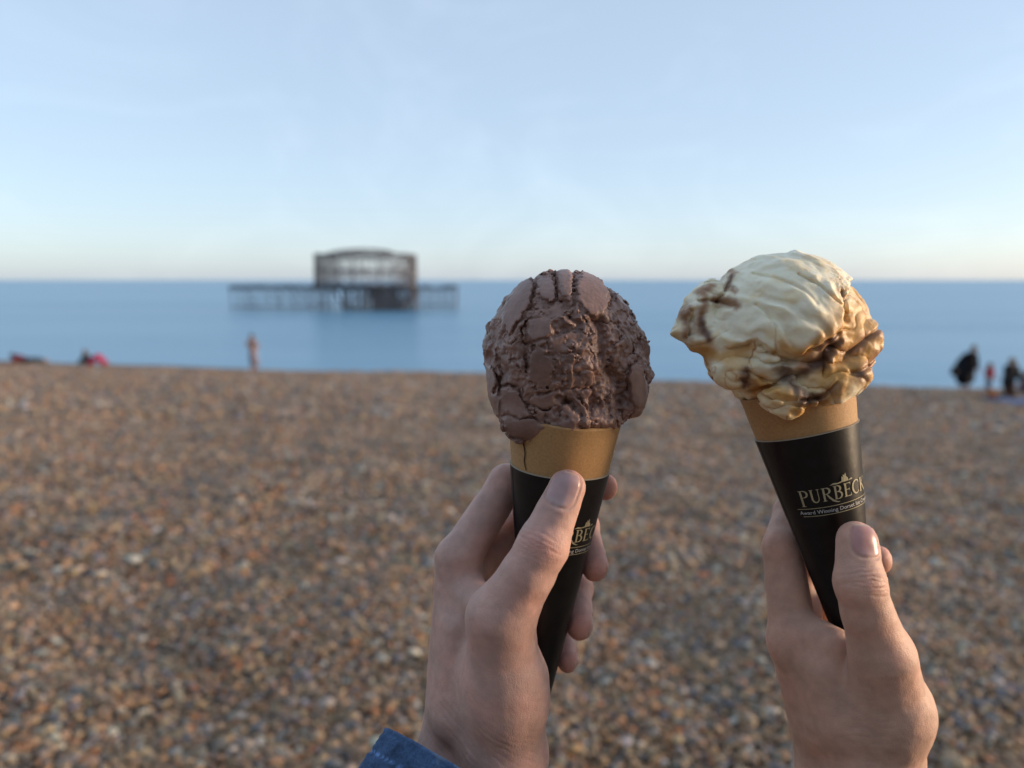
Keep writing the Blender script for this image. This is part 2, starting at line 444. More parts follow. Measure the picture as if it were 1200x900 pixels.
# ------------------------------------------------------------------ the ruined pier
miron = mat('rusted_iron', (0.13, 0.12, 0.125), 0.8, 0.3, noise=(0.8, 0.6, 1.5))
mplank = mat('old_timber', (0.075, 0.065, 0.06), 0.9, 0.2, noise=(0.5, 0.7, 1.3))
DP = 185.0; MPX = DP/FPX
PX0 = (431-600)*MPX
pier = empty('ruined_pier', (PX0, DP, SEA))
tag(pier, 'burnt-out iron skeleton of a seaside pier standing in the sea', 'pier')
bm = bmesh.new(); bmesh.ops.create_cone(bm, cap_ends=True, segments=8, radius1=1, radius2=1, depth=1)
cyl = bpy.data.meshes.new('iron_bar'); bm.to_mesh(cyl); bm.free(); cyl.materials.append(miron)
bm = bmesh.new(); bmesh.ops.create_cube(bm, size=1); bmesh.ops.bevel(bm, geom=bm.edges[:], offset=0.04, segments=1, affect='EDGES')
cubem = bpy.data.meshes.new('iron_beam'); bm.to_mesh(cubem); bm.free(); cubem.materials.append(mplank)
def bar(name, a, b_, r, parent=pier, me=cyl):
    a, b_ = Vector(a), Vector(b_); d = b_-a
    o = bpy.data.objects.new(name, me); col.objects.link(o); o.parent = parent
    o.matrix_local = Matrix.Translation((a+b_)/2) @ d.to_track_quat('Z', 'Y').to_matrix().to_4x4() @ Matrix.Diagonal((r, r, d.length, 1))
    return o
def pz_(py): return 1.6-(py-328)*MPX - SEA
def px_(px): return (px-431)*MPX
pr = random.Random(5)
ZD = pz_(334.5)
# hall: rounded plan, three ring levels
def plan(t, f=1.0):
    c, s = math.cos(t), math.sin(t)
    e = 0.82
    return (11.9*f*math.copysign(abs(c)**e, c), 9.0*f*math.copysign(abs(s)**e, s))
NC = 26
levels = [ZD, pz_(317.5), pz_(299.5)]
for li, z in enumerate(levels):
    f = 1.0 if li < 2 else 0.985
    for k in range(NC):
        if li == 2 and k in (4, 13): continue
        p, q = plan(2*math.pi*k/NC, f), plan(2*math.pi*(k+1)/NC, f)
        bar('ring_beam', (p[0], p[1], z+pr.uniform(-.12, .12)), (q[0], q[1], z+pr.uniform(-.12, .12)), 0.22 if li else 0.3)
    if li:
        for k in range(NC):
            if pr.random() < 0.25: continue
            p, q = plan(2*math.pi*k/NC, f), plan(2*math.pi*(k+1)/NC, f)
            bar('ring_rail', (p[0], p[1], z-0.9), (q[0], q[1], z-0.9+pr.uniform(-.2, .2)), 0.12)
for k in range(NC):
    p = plan(2*math.pi*k/NC)
    top = levels[2] if k not in (4, 13, 20) else levels[1]+1
    bar('column', (p[0], p[1], ZD-0.4), (p[0]*0.985+pr.uniform(-.2, .2), p[1]*0.985, top), 0.17)
    for j in range(2):
        if pr.random() < 0.8:
            q = plan(2*math.pi*(k+1)/NC)
            bar('brace', (p[0], p[1], levels[j]+0.2), (q[0], q[1], levels[j+1]-0.2), 0.09)
    for w in (0.25, 0.5, 0.75):
        t = 2*math.pi*(k+w)/NC; q = plan(t)
        if pr.random() < 0.8: bar('mullion', (q[0], q[1], levels[0]), (q[0], q[1], levels[1]), 0.085)
        if pr.random() < 0.85: bar('mullion', (q[0], q[1], levels[1]), (q[0], q[1], levels[2]), 0.08)
# roof ribs over the middle
for k in range(9):
    y = -7.5+k*15/8; last = None; h = 1.5*(1-(y/9.5)**2*0.6)
    for j in range(9):
        t = math.pi*j/8
        p = (-0.2-7.2*math.cos(t), y, levels[2]+h*math.sin(t)**0.75)
        if last and not (k % 3 == 1 and j == 5): bar('roof_rib', last, p, 0.07)
        last = p
for j in range(1, 8):
    t = math.pi*j/8
    bar('purlin', (-0.2-7.2*math.cos(t), -7.5, levels[2]+0.9*math.sin(t)**0.75), (-0.2-7.2*math.cos(t), 7.5, levels[2]+0.9*math.sin(t)**0.75), 0.11)
for k in range(8):
    x = -10.5+k*3; bar('tie_beam', (x, -8.0, levels[2]-0.1), (x, 8.0, levels[2]-0.1), 0.09)
# decks
def deck(x0, x1, y0, y1, z):
    nb = max(2, int((x1-x0)/1.5))
    for k in range(nb):
        a, c = x0+(x1-x0)*k/nb, x0+(x1-x0)*(k+1)/nb
        if pr.random() < 0.07: continue
        o = bpy.data.objects.new('deck_panel', cubem); col.objects.link(o); o.parent = pier
        o.matrix_local = Matrix.Translation(((a+c)/2, (y0+y1)/2, z+pr.uniform(-.08, .08))) @ Matrix.Rotation(pr.uniform(-.03, .03), 4, 'Y') @ Matrix.Diagonal((c-a-0.06, y1-y0, 0.3, 1))
    for y in (y0+0.3, y1-0.3):
        bar('girder', (x0, y, z-0.6), (x1, y, z-0.6), 0.28)
deck(px_(277), px_(372), -4.0, 2.5, ZD); deck(px_(488), px_(536), -3.5, 3.0, ZD); deck(px_(373), px_(487), -8.0, 8.0, ZD-0.1)
def pile(x, y, z1, r=0.2, z0=-2.5, lean=0.0):
    bar('pile', (x+lean, y, z0), (x, y, z1), r)
for k in range(11):
    x = px_(279)+k*(px_(370)-px_(279))/10
    for y in (-3.6, 2.1): pile(x, y, ZD-0.3, 0.17, lean=pr.uniform(-.3, .3))
    if k < 10:
        x2 = px_(279)+(k+1)*(px_(370)-px_(279))/10
        bar('brace', (x, -3.6, ZD-4.9), (x2, -3.6, ZD-4.9+pr.uniform(-.2, .2)), 0.13)
        if pr.random() < 0.6: bar('brace', (x, -3.6, ZD-0.8), (x2, -3.6, ZD-4.6), 0.07)
for k in range(6):
    x = px_(492)+k*(px_(535)-px_(492))/5
    for y in (-3.1, 2.6): pile(x, y, ZD-0.3, 0.15, lean=pr.uniform(-.2, .2))
    if k < 5: bar('brace', (x, -3.1, ZD-4.6), (x+1.9, -3.1, ZD-4.6), 0.11)
for k in range(7):
    x = px_(374)+k*(px_(437)-px_(374))/7
    for y in (-7.5, 0, 7.5):
        if k in (3,) and y < 5: continue
        pile(x+pr.uniform(-.5, .5), y, ZD-0.3, 0.22, lean=pr.uniform(-.6, .6))
    bar('brace', (x, -7.5, ZD-4.6), (x+1.8, -7.5, ZD-4.2+pr.uniform(-.6, .6)), 0.14)
for k in range(14):
    x = px_(434)+k*(px_(489)-px_(434))/13
    for y in (-7.8, -2, 5): pile(x+pr.uniform(-.3, .3), y, ZD-0.3, 0.26, lean=pr.uniform(-.5, .5))
    for z in (1.2, 2.8, 4.4):
        bar('brace', (x, -7.8, ZD-z), (x+0.9, -7.6, ZD-z+pr.uniform(-.5, .5)), 0.13)
for k in range(9):       # collapsed iron lying against the piles
    x = px_(425)+k*1.5
    bar('fallen_beam', (x-1.5, -8.6, -1), (x+pr.uniform(0, 3), -7.6, ZD-pr.uniform(0.6, 3.5)), 0.2)
bar('fallen_beam', (px_(399), -7, ZD-0.4), (px_(412), -7, 0.3), 0.3)
bar('fallen_beam', (px_(484), -8, levels[1]), (px_(487), -8.2, ZD), 0.5)

# ------------------------------------------------------------------ people on the shore (far off, out of focus)
mskin2 = mat('far_skin', (0.42, 0.24, 0.17), 0.6, 0.3, noise=(9, 0.92, 1.06))
def cloth(name, c): return mat(name, c, 0.85, 0.15, noise=(14, 0.75, 1.2), bump=[('noise', 60, 0.01, 0.4)])
def sdf_part(name, prims, m, parent, h=0.02, k=0.05):
    P = np.array([q for a, b_, r1, r2 in prims for q in (a, b_)], float); R = max(max(p[2], p[3]) for p in prims)+0.06
    F = Field(P.min(0)-R, P.max(0)+R, h)
    F.F[:] = 5
    for a, b_, r1, r2 in prims: F.cone(a, b_, r1, r2, k)
    V, Q = F.mesh()
    V = V + vnormals(V, Q)*(0.006*perlin(V.astype(np.float32), 9.0, 2.0))[:, None]
    return obj(name, np_mesh(name, V, Q), m, parent)
def person(loc, rz, label, body, clothes, hair, hairmat, group):
    t = empty('person', loc); t.rotation_euler = (0, 0, rz); tag(t, label, 'person', group)
    sdf_part('body', body, mskin2, t, h=0.016, k=0.04)
    for nm, prims, m in clothes: sdf_part(nm, prims, m, t)
    sdf_part('hair', hair, hairmat, t, h=0.014, k=0.03)
    return t
mhair = mat('dark_hair', (0.03, 0.022, 0.018), 0.55, 0.4, bump=[('noise', 120, 0.01, 0.5)])
mhair2 = mat('fair_hair', (0.16, 0.12, 0.06), 0.55, 0.4, bump=[('noise', 120, 0.01, 0.5)])
def head(c, r=0.095, fwd=(0, -1, 0)):
    c = np.array(c, float); f = np.array(fwd, float)
    return [(c+(0, 0, 0.02), c+f*0.02-(0, 0, 0.05), r, r*0.78), (c+f*(r+0.005)+(0, 0, -.01), c+f*(r+0.012)-(0, 0, 0.035), 0.012, 0.02),
            (c-(0, 0, 0.08), c-(0, 0, 0.19)-f*0.02, 0.055, 0.062)]
def hairs(c, r=0.1, fwd=(0, -1, 0), length=0.1):
    c = np.array(c, float); f = np.array(fwd, float)
    return [(c+(0, 0, 0.045)-f*0.02, c+(0, 0, 0.035)+f*0.02, r, r*0.93), (c-f*0.045+(0, 0, 0.01), c-f*0.055-(0, 0, length), r*0.85, r*0.6)]
def ground(px, s=None, y=None):
    t = (px-600)/FPX
    if y is None: y = s/(SN[0]*t+SN[1])
    x = t*y*1.01
    return (x, y, float(hz(np.array([x]), np.array([y]))[0]))
G = 'people at the water edge'

def standing(h=1.72, arms='down'):
    k = h/1.72
    A = lambda *p: tuple(q*k for q in p)
    return [(A(0.09, 0, 0.05), A(0.09, 0, 0.48), .045*k, .06*k), (A(0.09, 0, 0.48), A(0.085, 0, 0.9), .06*k, .085*k),
            (A(0.09, 0, 0.05), A(0.09, -0.15, 0.03), .045*k, .035*k), (A(-0.09, -0.15, 0.03), A(-0.09, 0, 0.05), .035*k, .045*k),
            (A(-0.09, 0, 0.05), A(-0.09, 0, 0.48), .045*k, .06*k), (A(-0.09, 0, 0.48), A(-0.085, 0, 0.9), .06*k, .085*k),
            (A(-0.06, 0, 0.93), A(0.06, 0, 0.93), .12*k, .12*k), (A(0, 0, 0.95), A(0, 0, 1.15), .13*k, .12*k),
            (A(0, 0, 1.15), A(0, 0, 1.32), .13*k, .125*k), (A(-0.13, 0, 1.38), A(0.13, 0, 1.38), .075*k, .075*k)]
def arm(a, e, w, k=1.0):
    a, e, w = np.array(a), np.array(e), np.array(w); d = (w-e)/np.linalg.norm(w-e)
    return [(a, e, .052*k, .04*k), (e, w, .042*k, .028*k), (w, w+d*0.08, .03*k, .04*k), (w+d*0.08, w+d*0.16, .036*k, .016*k)]

# bather with dark hair, seen from the side
hb = (0, -0.02, 1.58)
person(ground(298, s=32.0), math.radians(-25), 'bare-chested person with dark hair standing in a pale wrap by the sea',
       standing()+arm((0.19, 0, 1.38), (0.34, 0.05, 1.12), (0.17, -0.12, 0.98))+arm((-0.19, 0, 1.38), (-0.3, 0.02, 1.12), (-0.16, -0.2, 1.24))+head(hb),
       [('towel_wrap', [((0, 0.01, 0.92), (0.02, 0.02, 0.5), .16, .2), ((0.05, 0.05, 0.45), (0.14, 0.08, 0.3), .17, .14)], cloth('pale_towel', (0.24, 0.21, 0.25)))],
       hairs(hb, length=0.04), mhair, G)

# reclining person: red top, grey trousers (long axis along local x)
person(ground(36, s=31.6), math.radians(10), 'person in a dark red top and grey trousers lying on the shingle',
       [((-0.45, 0, 0.22), (-0.1, 0, 0.12), .15, .13), ((-0.1, 0.08, 0.12), (0.36, 0.1, 0.18), .09, .065), ((-0.1, -0.08, 0.12), (0.36, -0.1, 0.16), .09, .065),
        ((0.36, 0.1, 0.18), (0.8, 0.1, 0.06), .06, .04), ((0.36, -0.1, 0.16), (0.8, -0.1, 0.06), .06, .04), ((0.8, 0.1, 0.06), (0.86, 0.1, 0.16), .04, .035), ((0.8, -0.1, 0.06), (0.86, -0.1, 0.16), .04, .035)]
       + arm((-0.48, 0.17, 0.24), (-0.6, 0.3, 0.05), (-0.36, 0.34, 0.04)) + arm((-0.48, -0.17, 0.24), (-0.62, -0.28, 0.05), (-0.38, -0.34, 0.04)) + head((-0.72, 0, 0.38), fwd=(0.3, 0, 0.9)),
       [('top', [((-0.5, 0, 0.25), (-0.12, 0, 0.15), .19, .16), ((-0.48, 0.17, 0.24), (-0.6, 0.3, 0.07), .075, .065), ((-0.48, -0.17, 0.24), (-0.62, -0.28, 0.07), .075, .065)], cloth('dark_red_cloth', (0.16, 0.022, 0.03))),
        ('trousers', [((-0.12, 0, 0.14), (-0.05, 0, 0.14), .15, .15), ((-0.1, 0.08, 0.13), (0.36, 0.1, 0.19), .11, .085), ((-0.1, -0.08, 0.13), (0.36, -0.1, 0.17), .11, .085), ((0.36, 0.1, 0.19), (0.74, 0.1, 0.08), .085, .07), ((0.36, -0.1, 0.17), (0.74, -0.1, 0.08), .085, .07)], cloth('grey_cloth', (0.06, 0.07, 0.085)))],
       hairs((-0.72, 0, 0.38), fwd=(0.3, 0, 0.9), length=0.02), mhair, G)
# two people sitting hunched with knees drawn up
def hunched(loc, rz, label, c_top, c_leg, hm, topname):
    hd = (0, -0.02, 0.68)
    legs = [((0.1, 0, 0.12), (0.12, -0.36, 0.4), .09, .065), ((-0.1, 0, 0.12), (-0.12, -0.36, 0.4), .09, .065), ((0.12, -0.36, 0.4), (0.1, -0.5, 0.06), .06, .045), ((-0.12, -0.36, 0.4), (-0.1, -0.5, 0.06), .06, .045),
            ((0.1, -0.5, 0.05), (0.1, -0.64, 0.04), .045, .035), ((-0.1, -0.5, 0.05), (-0.1, -0.64, 0.04), .045, .035)]
    tor = [((0, 0.02, 0.15), (0, 0.04, 0.35), .16, .14), ((-0.1, 0, 0.48), (0.1, 0, 0.48), .1, .1)]
    a1 = arm((0.18, -0.02, 0.5), (0.24, -0.26, 0.34), (0.08, -0.46, 0.36)); a2 = arm((-0.18, -0.02, 0.5), (-0.24, -0.26, 0.34), (-0.08, -0.46, 0.36))
    big = lambda pr_, d: [(p, q, r+d, s+d) for p, q, r, s in pr_]
    person(loc, rz, label, legs+tor+a1+a2+head(hd),
           [(topname, big(tor, .035)+big(a1[:2]+a2[:2], .025), c_top), ('trousers', big(legs[:4], .022), c_leg)], hairs(hd, length=0.06), hm, G)
hs = (-0.2, 0, 0.64)
tor_ = [((0, 0, 0.13), (-0.12, 0, 0.32), .15, .13), ((-0.17, -0.1, 0.45), (-0.17, 0.1, 0.45), .095, .095)]
leg_ = [((0, 0.09, 0.12), (0.42, 0.11, 0.42), .09, .065), ((0, -0.09, 0.12), (0.36, -0.11, 0.44), .09, .065), ((0.42, 0.11, 0.42), (0.72, 0.1, 0.07), .06, .045), ((0.36, -0.11, 0.44), (0.62, -0.1, 0.07), .06, .045)]
a1_ = arm((-0.17, 0.18, 0.46), (-0.36, 0.26, 0.26), (-0.44, 0.26, 0.06)); a2_ = arm((-0.17, -0.18, 0.46), (-0.34, -0.27, 0.26), (-0.42, -0.27, 0.06))
wide = lambda q, d: [(a, b_, r1 + d, r2 + d) for a, b_, r1, r2 in q]
person(ground(108, s=31.7), math.radians(8), 'person in a charcoal top and pink red trousers sitting with knees raised',
       tor_+leg_+a1_+a2_+[((0.72, 0.1, 0.05), (0.86, 0.1, 0.05), .042, .035), ((0.62, -0.1, 0.05), (0.76, -0.1, 0.05), .042, .035)]+head(hs, fwd=(1, 0, 0)),
       [('jumper', wide(tor_, .04)+wide(a1_[:2]+a2_[:2], .03), cloth('charcoal_cloth', (0.035, 0.04, 0.045))), ('trousers', wide(leg_, .04), cloth('pink_red_cloth', (0.40, 0.03, 0.085)))],
       hairs(hs, fwd=(1, 0, 0), length=0.06), mhair2, G)

# dark coat, leaning, with a dark bag slung out behind
hc = (0.16, -0.1, 1.58)
pc_ = ground(1131, s=31.0)
person(pc_, 0.15, 'person in a long black coat leaning with a bulky bag behind',
       [((0.09, 0, 0.05), (0.09, -0.02, 0.48), .045, .06), ((0.09, -0.02, 0.48), (0.08, 0, 0.9), .06, .085), ((-0.12, 0.05, 0.05), (-0.1, 0.03, 0.48), .045, .06), ((-0.1, 0.03, 0.48), (-0.08, 0, 0.9), .06, .085),
        ((0.09, 0, 0.05), (0.09, -0.15, 0.03), .045, .035), ((-0.12, 0.05, 0.05), (-0.12, -0.1, 0.03), .045, .035), ((0, 0, 0.92), (0.1, -0.05, 1.32), .14, .13)]
       + arm((0.28, -0.05, 1.34), (0.3, -0.1, 1.05), (0.24, -0.24, 0.86))+arm((-0.08, 0, 1.36), (-0.3, 0.05, 1.1), (-0.42, -0.05, 0.84))+head(hc),
       [('coat', [((-0.1, 0, 0.5), (0.08, -0.02, 1.0), .27, .19), ((0.08, -0.02, 1.0), (0.11, -0.04, 1.36), .19, .14), ((0.1, 0, 0.48), (0.1, -0.02, 1.0), .2, .17), ((-0.08, 0, 1.36), (-0.3, 0.05, 1.1), .085, .08), ((-0.3, 0.05, 1.1), (-0.42, -0.05, 0.88), .08, .07), ((0.28, -0.05, 1.34), (0.3, -0.1, 1.05), .085, .07), ((0.3, -0.1, 1.05), (0.25, -0.22, 0.9), .07, .06)], cloth('black_coat', (0.012, 0.011, 0.014)))],
       hairs(hc, length=0.12), mhair2, G)
bg_ = sdf_part('shoulder_bag', [((-0.34, 0.05, 0.78), (-0.2, 0.05, 0.98), .2, .17), ((-0.46, 0.05, 0.72), (-0.3, 0.05, 0.68), .13, .16), ((-0.3, 0.05, 0.95), (0.1, -0.02, 1.44), .02, .02)], cloth('dark_bag', (0.012, 0.018, 0.024)), None)
bg_.location = pc_; bg_.rotation_euler = (0, 0, 0.15)
tag(bg_, 'bulky dark shoulder bag carried behind the black coat', 'bag')
# child in red
hk = (0, -0.02, 0.93)
kid = [((p[0]*.6, p[1]*.6, p[2]*.6), (q[0]*.6, q[1]*.6, q[2]*.6), r*.72, s*.72) for p, q, r, s in standing()]
person(ground(1158, s=31.8), 0.4, 'small child in a red top and blue trousers standing on the shingle',
       kid+arm((0.12, 0, 0.82), (0.2, -0.02, 0.64), (0.2, -0.12, 0.5), .7)+arm((-0.12, 0, 0.82), (-0.2, 0, 0.64), (-0.18, -0.1, 0.5), .7)+head(hk, .085),
       [('top', [((0, 0, 0.56), (0, 0, 0.78), .13, .12), ((-0.1, 0, 0.82), (0.1, 0, 0.82), .07, .07), ((0.12, 0, 0.82), (0.2, -0.02, 0.64), .055, .05), ((-0.12, 0, 0.82), (-0.2, 0, 0.64), .055, .05)], cloth('red_cloth', (0.34, 0.045, 0.06))),
        ('trousers', [((0.055, 0, 0.1), (0.05, 0, 0.54), .055, .08), ((-0.055, 0, 0.1), (-0.05, 0, 0.54), .055, .08)], cloth('blue_denim', (0.06, 0.085, 0.15)))],
       hairs(hk, .09, length=0.05), mhair2, G)
# kneeling adult beside the blanket
hn = (0, -0.06, 1.2)
kn = [((0.1, -0.1, 0.08), (0.1, 0.02, 0.45), .075, .09), ((-0.1, -0.1, 0.08), (-0.1, 0.02, 0.45), .075, .09), ((0.1, -0.1, 0.07), (0.1, 0.36, 0.05), .06, .04), ((-0.1, -0.1, 0.07), (-0.1, 0.36, 0.05), .06, .04),
      ((0, 0.03, 0.5), (0, 0, 0.75), .15, .14), ((0, 0, 0.75), (0, -0.03, 0.92), .14, .13), ((-0.14, -0.03, 1.0), (0.14, -0.03, 1.0), .075, .075)]
ka = arm((0.2, -0.03, 1.0), (0.27, -0.12, 0.72), (0.22, -0.32, 0.52)); kb = arm((-0.2, -0.03, 1.0), (-0.28, -0.12, 0.74), (-0.22, -0.34, 0.55))
person(ground(1182, y=24.6), 0.3, 'fair-haired person in a black jacket kneeling beside the blue blanket', kn+ka+kb+head(hn),
       [('jacket', [(p, q, r+.04, s+.04) for p, q, r, s in kn[4:]+ka[:2]+kb[:2]], cloth('black_jacket', (0.018, 0.02, 0.024))),
        ('trousers', [(p, q, r+.02, s+.02) for p, q, r, s in kn[:4]], cloth('dark_brown_cloth', (0.045, 0.025, 0.022)))],
       hairs(hn, length=0.07), mhair2, G)
hunched(ground(1201, s=30.5), 0.2, 'person in a dusty purple jumper sitting beyond the blue blanket', cloth('purple_cloth', (0.13, 0.09, 0.13)), cloth('navy_cloth', (0.05, 0.06, 0.1)), mhair2, 'jumper')
# blanket: draped, rumpled sheet
cx, cy, cz_ = ground(1196, y=22.6)
u = np.linspace(-1, 1, 61); U, W = np.meshgrid(u, u, indexing='ij')
bx_, by_ = cx+0.1+U*0.75+0.08*np.sin(W*5), cy+W*0.8+0.06*np.sin(U*4)
pz3 = np.stack([U*2, W*2, U*0], -1).reshape(-1, 3)
bz_ = hz(bx_, by_)+0.05+0.10*np.abs(fbm(pz3, 1.3, 3, 4.0).reshape(U.shape))+0.12*np.exp(-((U-.2)**2+(W+.1)**2)/.1)
ii = np.arange(61*61).reshape(61, 61)
bme = np_mesh('blanket', np.stack([bx_-cx, by_-cy, bz_-cz_], -1).reshape(-1, 3), np.stack([ii[:-1, :-1], ii[1:, :-1], ii[1:, 1:], ii[:-1, 1:]], -1).reshape(-1, 4))
bo = obj('blanket', bme, cloth('blue_blanket', (0.19, 0.23, 0.34))); bo.location = (cx, cy, cz_)
sm = bo.modifiers.new('thickness', 'SOLIDIFY'); sm.thickness = 0.012
tag(bo, 'rumpled blue blanket spread on the shingle', 'blanket')
# orange bucket
def lathe(name, prof, m, parent=None, seg=40, smooth=True):
    ang = np.linspace(0, 2*math.pi, seg, endpoint=False); P = np.array(prof, float)
    V = np.stack([P[:, None, 0]*np.cos(ang), P[:, None, 0]*np.sin(ang), np.repeat(P[:, 1:2], seg, 1)], -1).reshape(-1, 3)
    i = np.arange(len(P)*seg).reshape(len(P), seg); j = np.roll(i, -1, 1)
    Q = np.stack([i[:-1], j[:-1], j[1:], i[1:]], -1).reshape(-1, 4)
    return obj(name, np_mesh(name, V, Q, smooth=smooth), m, parent)
bk = empty('bucket', ground(1163, y=24.0)); tag(bk, 'small orange beach bucket on the shingle near the blanket', 'bucket')
mor = mat('orange_plastic', (0.65, 0.22, 0.05), 0.4)
lathe('pail', [(0.001, 0.01), (0.09, 0.01), (0.095, 0.0), (0.125, 0.24), (0.135, 0.245), (0.135, 0.255), (0.12, 0.25), (0.09, 0.02), (0.001, 0.02)], mor, bk)
hv = []
for k in range(17):
    t = math.pi*k/16; hv.append((0.128*math.cos(t), -0.05*math.sin(t), 0.245+0.11*math.sin(t)))
F = Field((-.17, -.1, .2), (.17, .05, .4), 0.004); F.F[:] = 5
for p, q in zip(hv, hv[1:]): F.cone(p, q, 0.006, 0.006, 0)
V, Q = F.mesh(); obj('handle', np_mesh('handle', V, Q), mor, bk)

# ------------------------------------------------------------------ ice cream cones
mpaper = mat('black_paper', (0.0045, 0.0045, 0.005), 0.36, 0.32, bump=[('noise', 900, 0.0002, 0.12), ('noise', 55, 0.0012, 0.25)], noise=(160, 0.6, 1.7))
medge = mat('paper_edge', (0.30, 0.25, 0.19), 0.8, 0.2)
mwafer = mat('wafer', (0.43, 0.245, 0.10), 0.62, 0.35, noise=(900, 0.86, 1.1), bump=[('noise', 2200, 0.0003, 0.45), ('noise', 260, 0.0005, 0.3)])
mcrack = mat('wafer_crack', (0.06, 0.03, 0.015), 0.9, 0.1)
mgold = mat('gold_print', (0.40, 0.35, 0.21), 0.45, 0.5, noise=(900, 0.8, 1.15))
mwhite = mat('white_print', (0.55, 0.55, 0.53), 0.5, 0.4)
R0, LC = 0.0251, 0.168        # sleeve radius at its top, distance from there to the apex
def rad(z): return R0*(1+z/LC)

def cone_frame(top, apex):
    t, a = Vector(c2w(CP(*top))), Vector(c2w(CP(*apex)))
    zax = (t-a).normalized()
    view = (t-Vector((0, 0, CAMZ))).normalized()
    yax = (view-zax*view.dot(zax)).normalized(); xax = yax.cross(zax)
    M = Matrix((xax, yax, zax)).transposed().to_4x4(); M.translation = t
    return M

def strokes_letters():
    """upright serif capitals built from tapered strokes, cap height 1"""
    def arc(cx, cy, rx, ry, a0, a1, n=10):
        return [(cx+rx*math.cos(math.radians(a0+(a1-a0)*k/n)), cy+ry*math.sin(math.radians(a0+(a1-a0)*k/n))) for k in range(n+1)]
    T, t = 0.135, 0.05
    swell = lambda n, a, b_: [a+(b_-a)*math.sin(math.pi*k/(n-1)) for k in range(n)]
    def bowl(cx, cy, rx, ry): q = arc(cx, cy, rx, ry, 90, -90, 12); return (q, swell(13, t, T))
    ser = lambda x0, x1, y: ([(x0, y), ((x0+x1)/2, y), (x1, y)], [0.03, 0.055, 0.03])
    D = {}
    D['P'] = (0.66, [([(0.16, -.22), (0.16, .97)], [T*1.1, T*1.1]), ser(0.0, 0.34, -.23), ser(0.0, 0.24, .98), ([(0.16, .98), (0.32, .98)], [t, t]), bowl(0.32, .72, .27, .26), ([(0.16, .46), (0.32, .46)], [t, t])])
    D['U'] = (0.72, [([(0.14, .98), (0.14, .32)], [T, T]), (arc(0.36, .32, .22, .31, 180, 360, 12), [T-.085*k/12 for k in range(13)]), ([(0.58, .32), (0.58, .98)], [t, t]), ser(0, .28, .98), ser(.47, .69, .98)])
    D['R'] = (0.70, [([(0.14, 0), (0.14, .98)], [T, T]), ser(0, .3, .01), ser(0, .2, .98), ([(0.14, .98), (0.3, .98)], [t, t]), bowl(0.3, .75, .24, .23), ([(0.14, .52), (0.3, .52)], [t, t]),
                     ([(0.3, .52), (0.48, .22), (0.7, -.06), (0.95, -.2), (1.15, -.22)], [t, T, T, .08, .02])])
    D['B'] = (0.66, [([(0.14, 0), (0.14, .98)], [T, T]), ser(0, .2, .01), ser(0, .2, .98), ([(0.14, .98), (0.29, .98)], [t, t]), bowl(0.29, .76, .21, .22), ([(0.14, .54), (0.3, .54)], [t, t]), bowl(0.3, .27, .27, .26), ([(0.14, .01), (0.3, .01)], [t, t])])
    D['E'] = (0.62, [([(0.14, 0), (0.14, .98)], [T, T]), ser(0, .2, .01), ser(0, .2, .98), ([(0.14, .97), (0.54, .97)], [t, t*1.2]), ([(0.54, 1.0), (0.55, .80)], [.05, .02]), ([(0.14, .51), (0.45, .51)], [t, t]), ([(0.45, .6), (0.45, .42)], [.03, .03]), ([(0.14, .015), (0.57, .015)], [t, t*1.2]), ([(0.57, 0), (0.6, .2)], [.05, .02])])
    D['C'] = (0.74, [(arc(.42, .49, .36, .49, 48, 312, 18), [.05+.095*math.sin(math.pi*k/18) for k in range(19)]), ([(0.66, .96), (0.665, .74)], [.03, .05]), ([(0.67, .06), (0.66, .2)], [.03, .04])])
    D['K'] = (0.74, [([(0.14, 0), (0.14, .98)], [T, T]), ser(0, .3, .01), ser(0, .3, .98), ([(0.2, .48), (0.6, .96)], [t, t]), ser(.48, .74, .98), ([(0.26, .54), (0.52, .2), (0.78, -.06)], [T*.8, T, T*.7])])
    return D
LET = strokes_letters()
def strip(pts, ws, V, Q, sub=4):
    P, Wd = [], []
    for k in range(len(pts)-1):
        for j in range(sub):
            t = j/sub; P.append((pts[k][0]*(1-t)+pts[k+1][0]*t, pts[k][1]*(1-t)+pts[k+1][1]*t)); Wd.append(ws[k]*(1-t)+ws[k+1]*t)
    P.append(pts[-1]); Wd.append(ws[-1]); b0 = len(V)
    for k, (p, w) in enumerate(zip(P, Wd)):
        a, c = P[max(0, k-1)], P[min(len(P)-1, k+1)]
        d = math.hypot(c[0]-a[0], c[1]-a[1]) or 1; nx, ny = -(c[1]-a[1])/d*w/2, (c[0]-a[0])/d*w/2
        V += [(p[0]+nx, p[1]+ny), (p[0]-nx, p[1]-ny)]
    for k in range(len(P)-1): Q.append((b0+2*k, b0+2*k+1, b0+2*k+3, b0+2*k+2))
def wrap(V2, phi0, z0, lift):
    """lay flat print (metres; x along the girth, y up the cone) on the sleeve"""
    out = []
    for x, y in V2:
        z = z0+y*0.985; r = rad(z)+lift; ph = phi0+x/rad(z0)
        out.append((r*math.sin(ph), -r*math.cos(ph), z))
    return out
def poly_mesh(name, V, F_, m, parent):
    me = bpy.data.meshes.new(name); me.from_pydata(V, [], F_); me.update(); return obj(name, me, m, parent)
def font_flat(s, size):
    cu = bpy.data.curves.new('tagline', 'FONT'); cu.body = s; cu.size = size; cu.align_x = 'CENTER'; cu.resolution_u = 2
    o = bpy.data.objects.new('tagline', cu); col.objects.link(o)
    dg = bpy.context.evaluated_depsgraph_get(); me = o.evaluated_get(dg).to_mesh()
    V = [tuple(v.co[:2]) for v in me.vertices]; F_ = [tuple(p.vertices) for p in me.polygons]
    o.evaluated_get(dg).to_mesh_clear(); bpy.data.objects.remove(o); bpy.data.curves.remove(cu)
    return V, F_

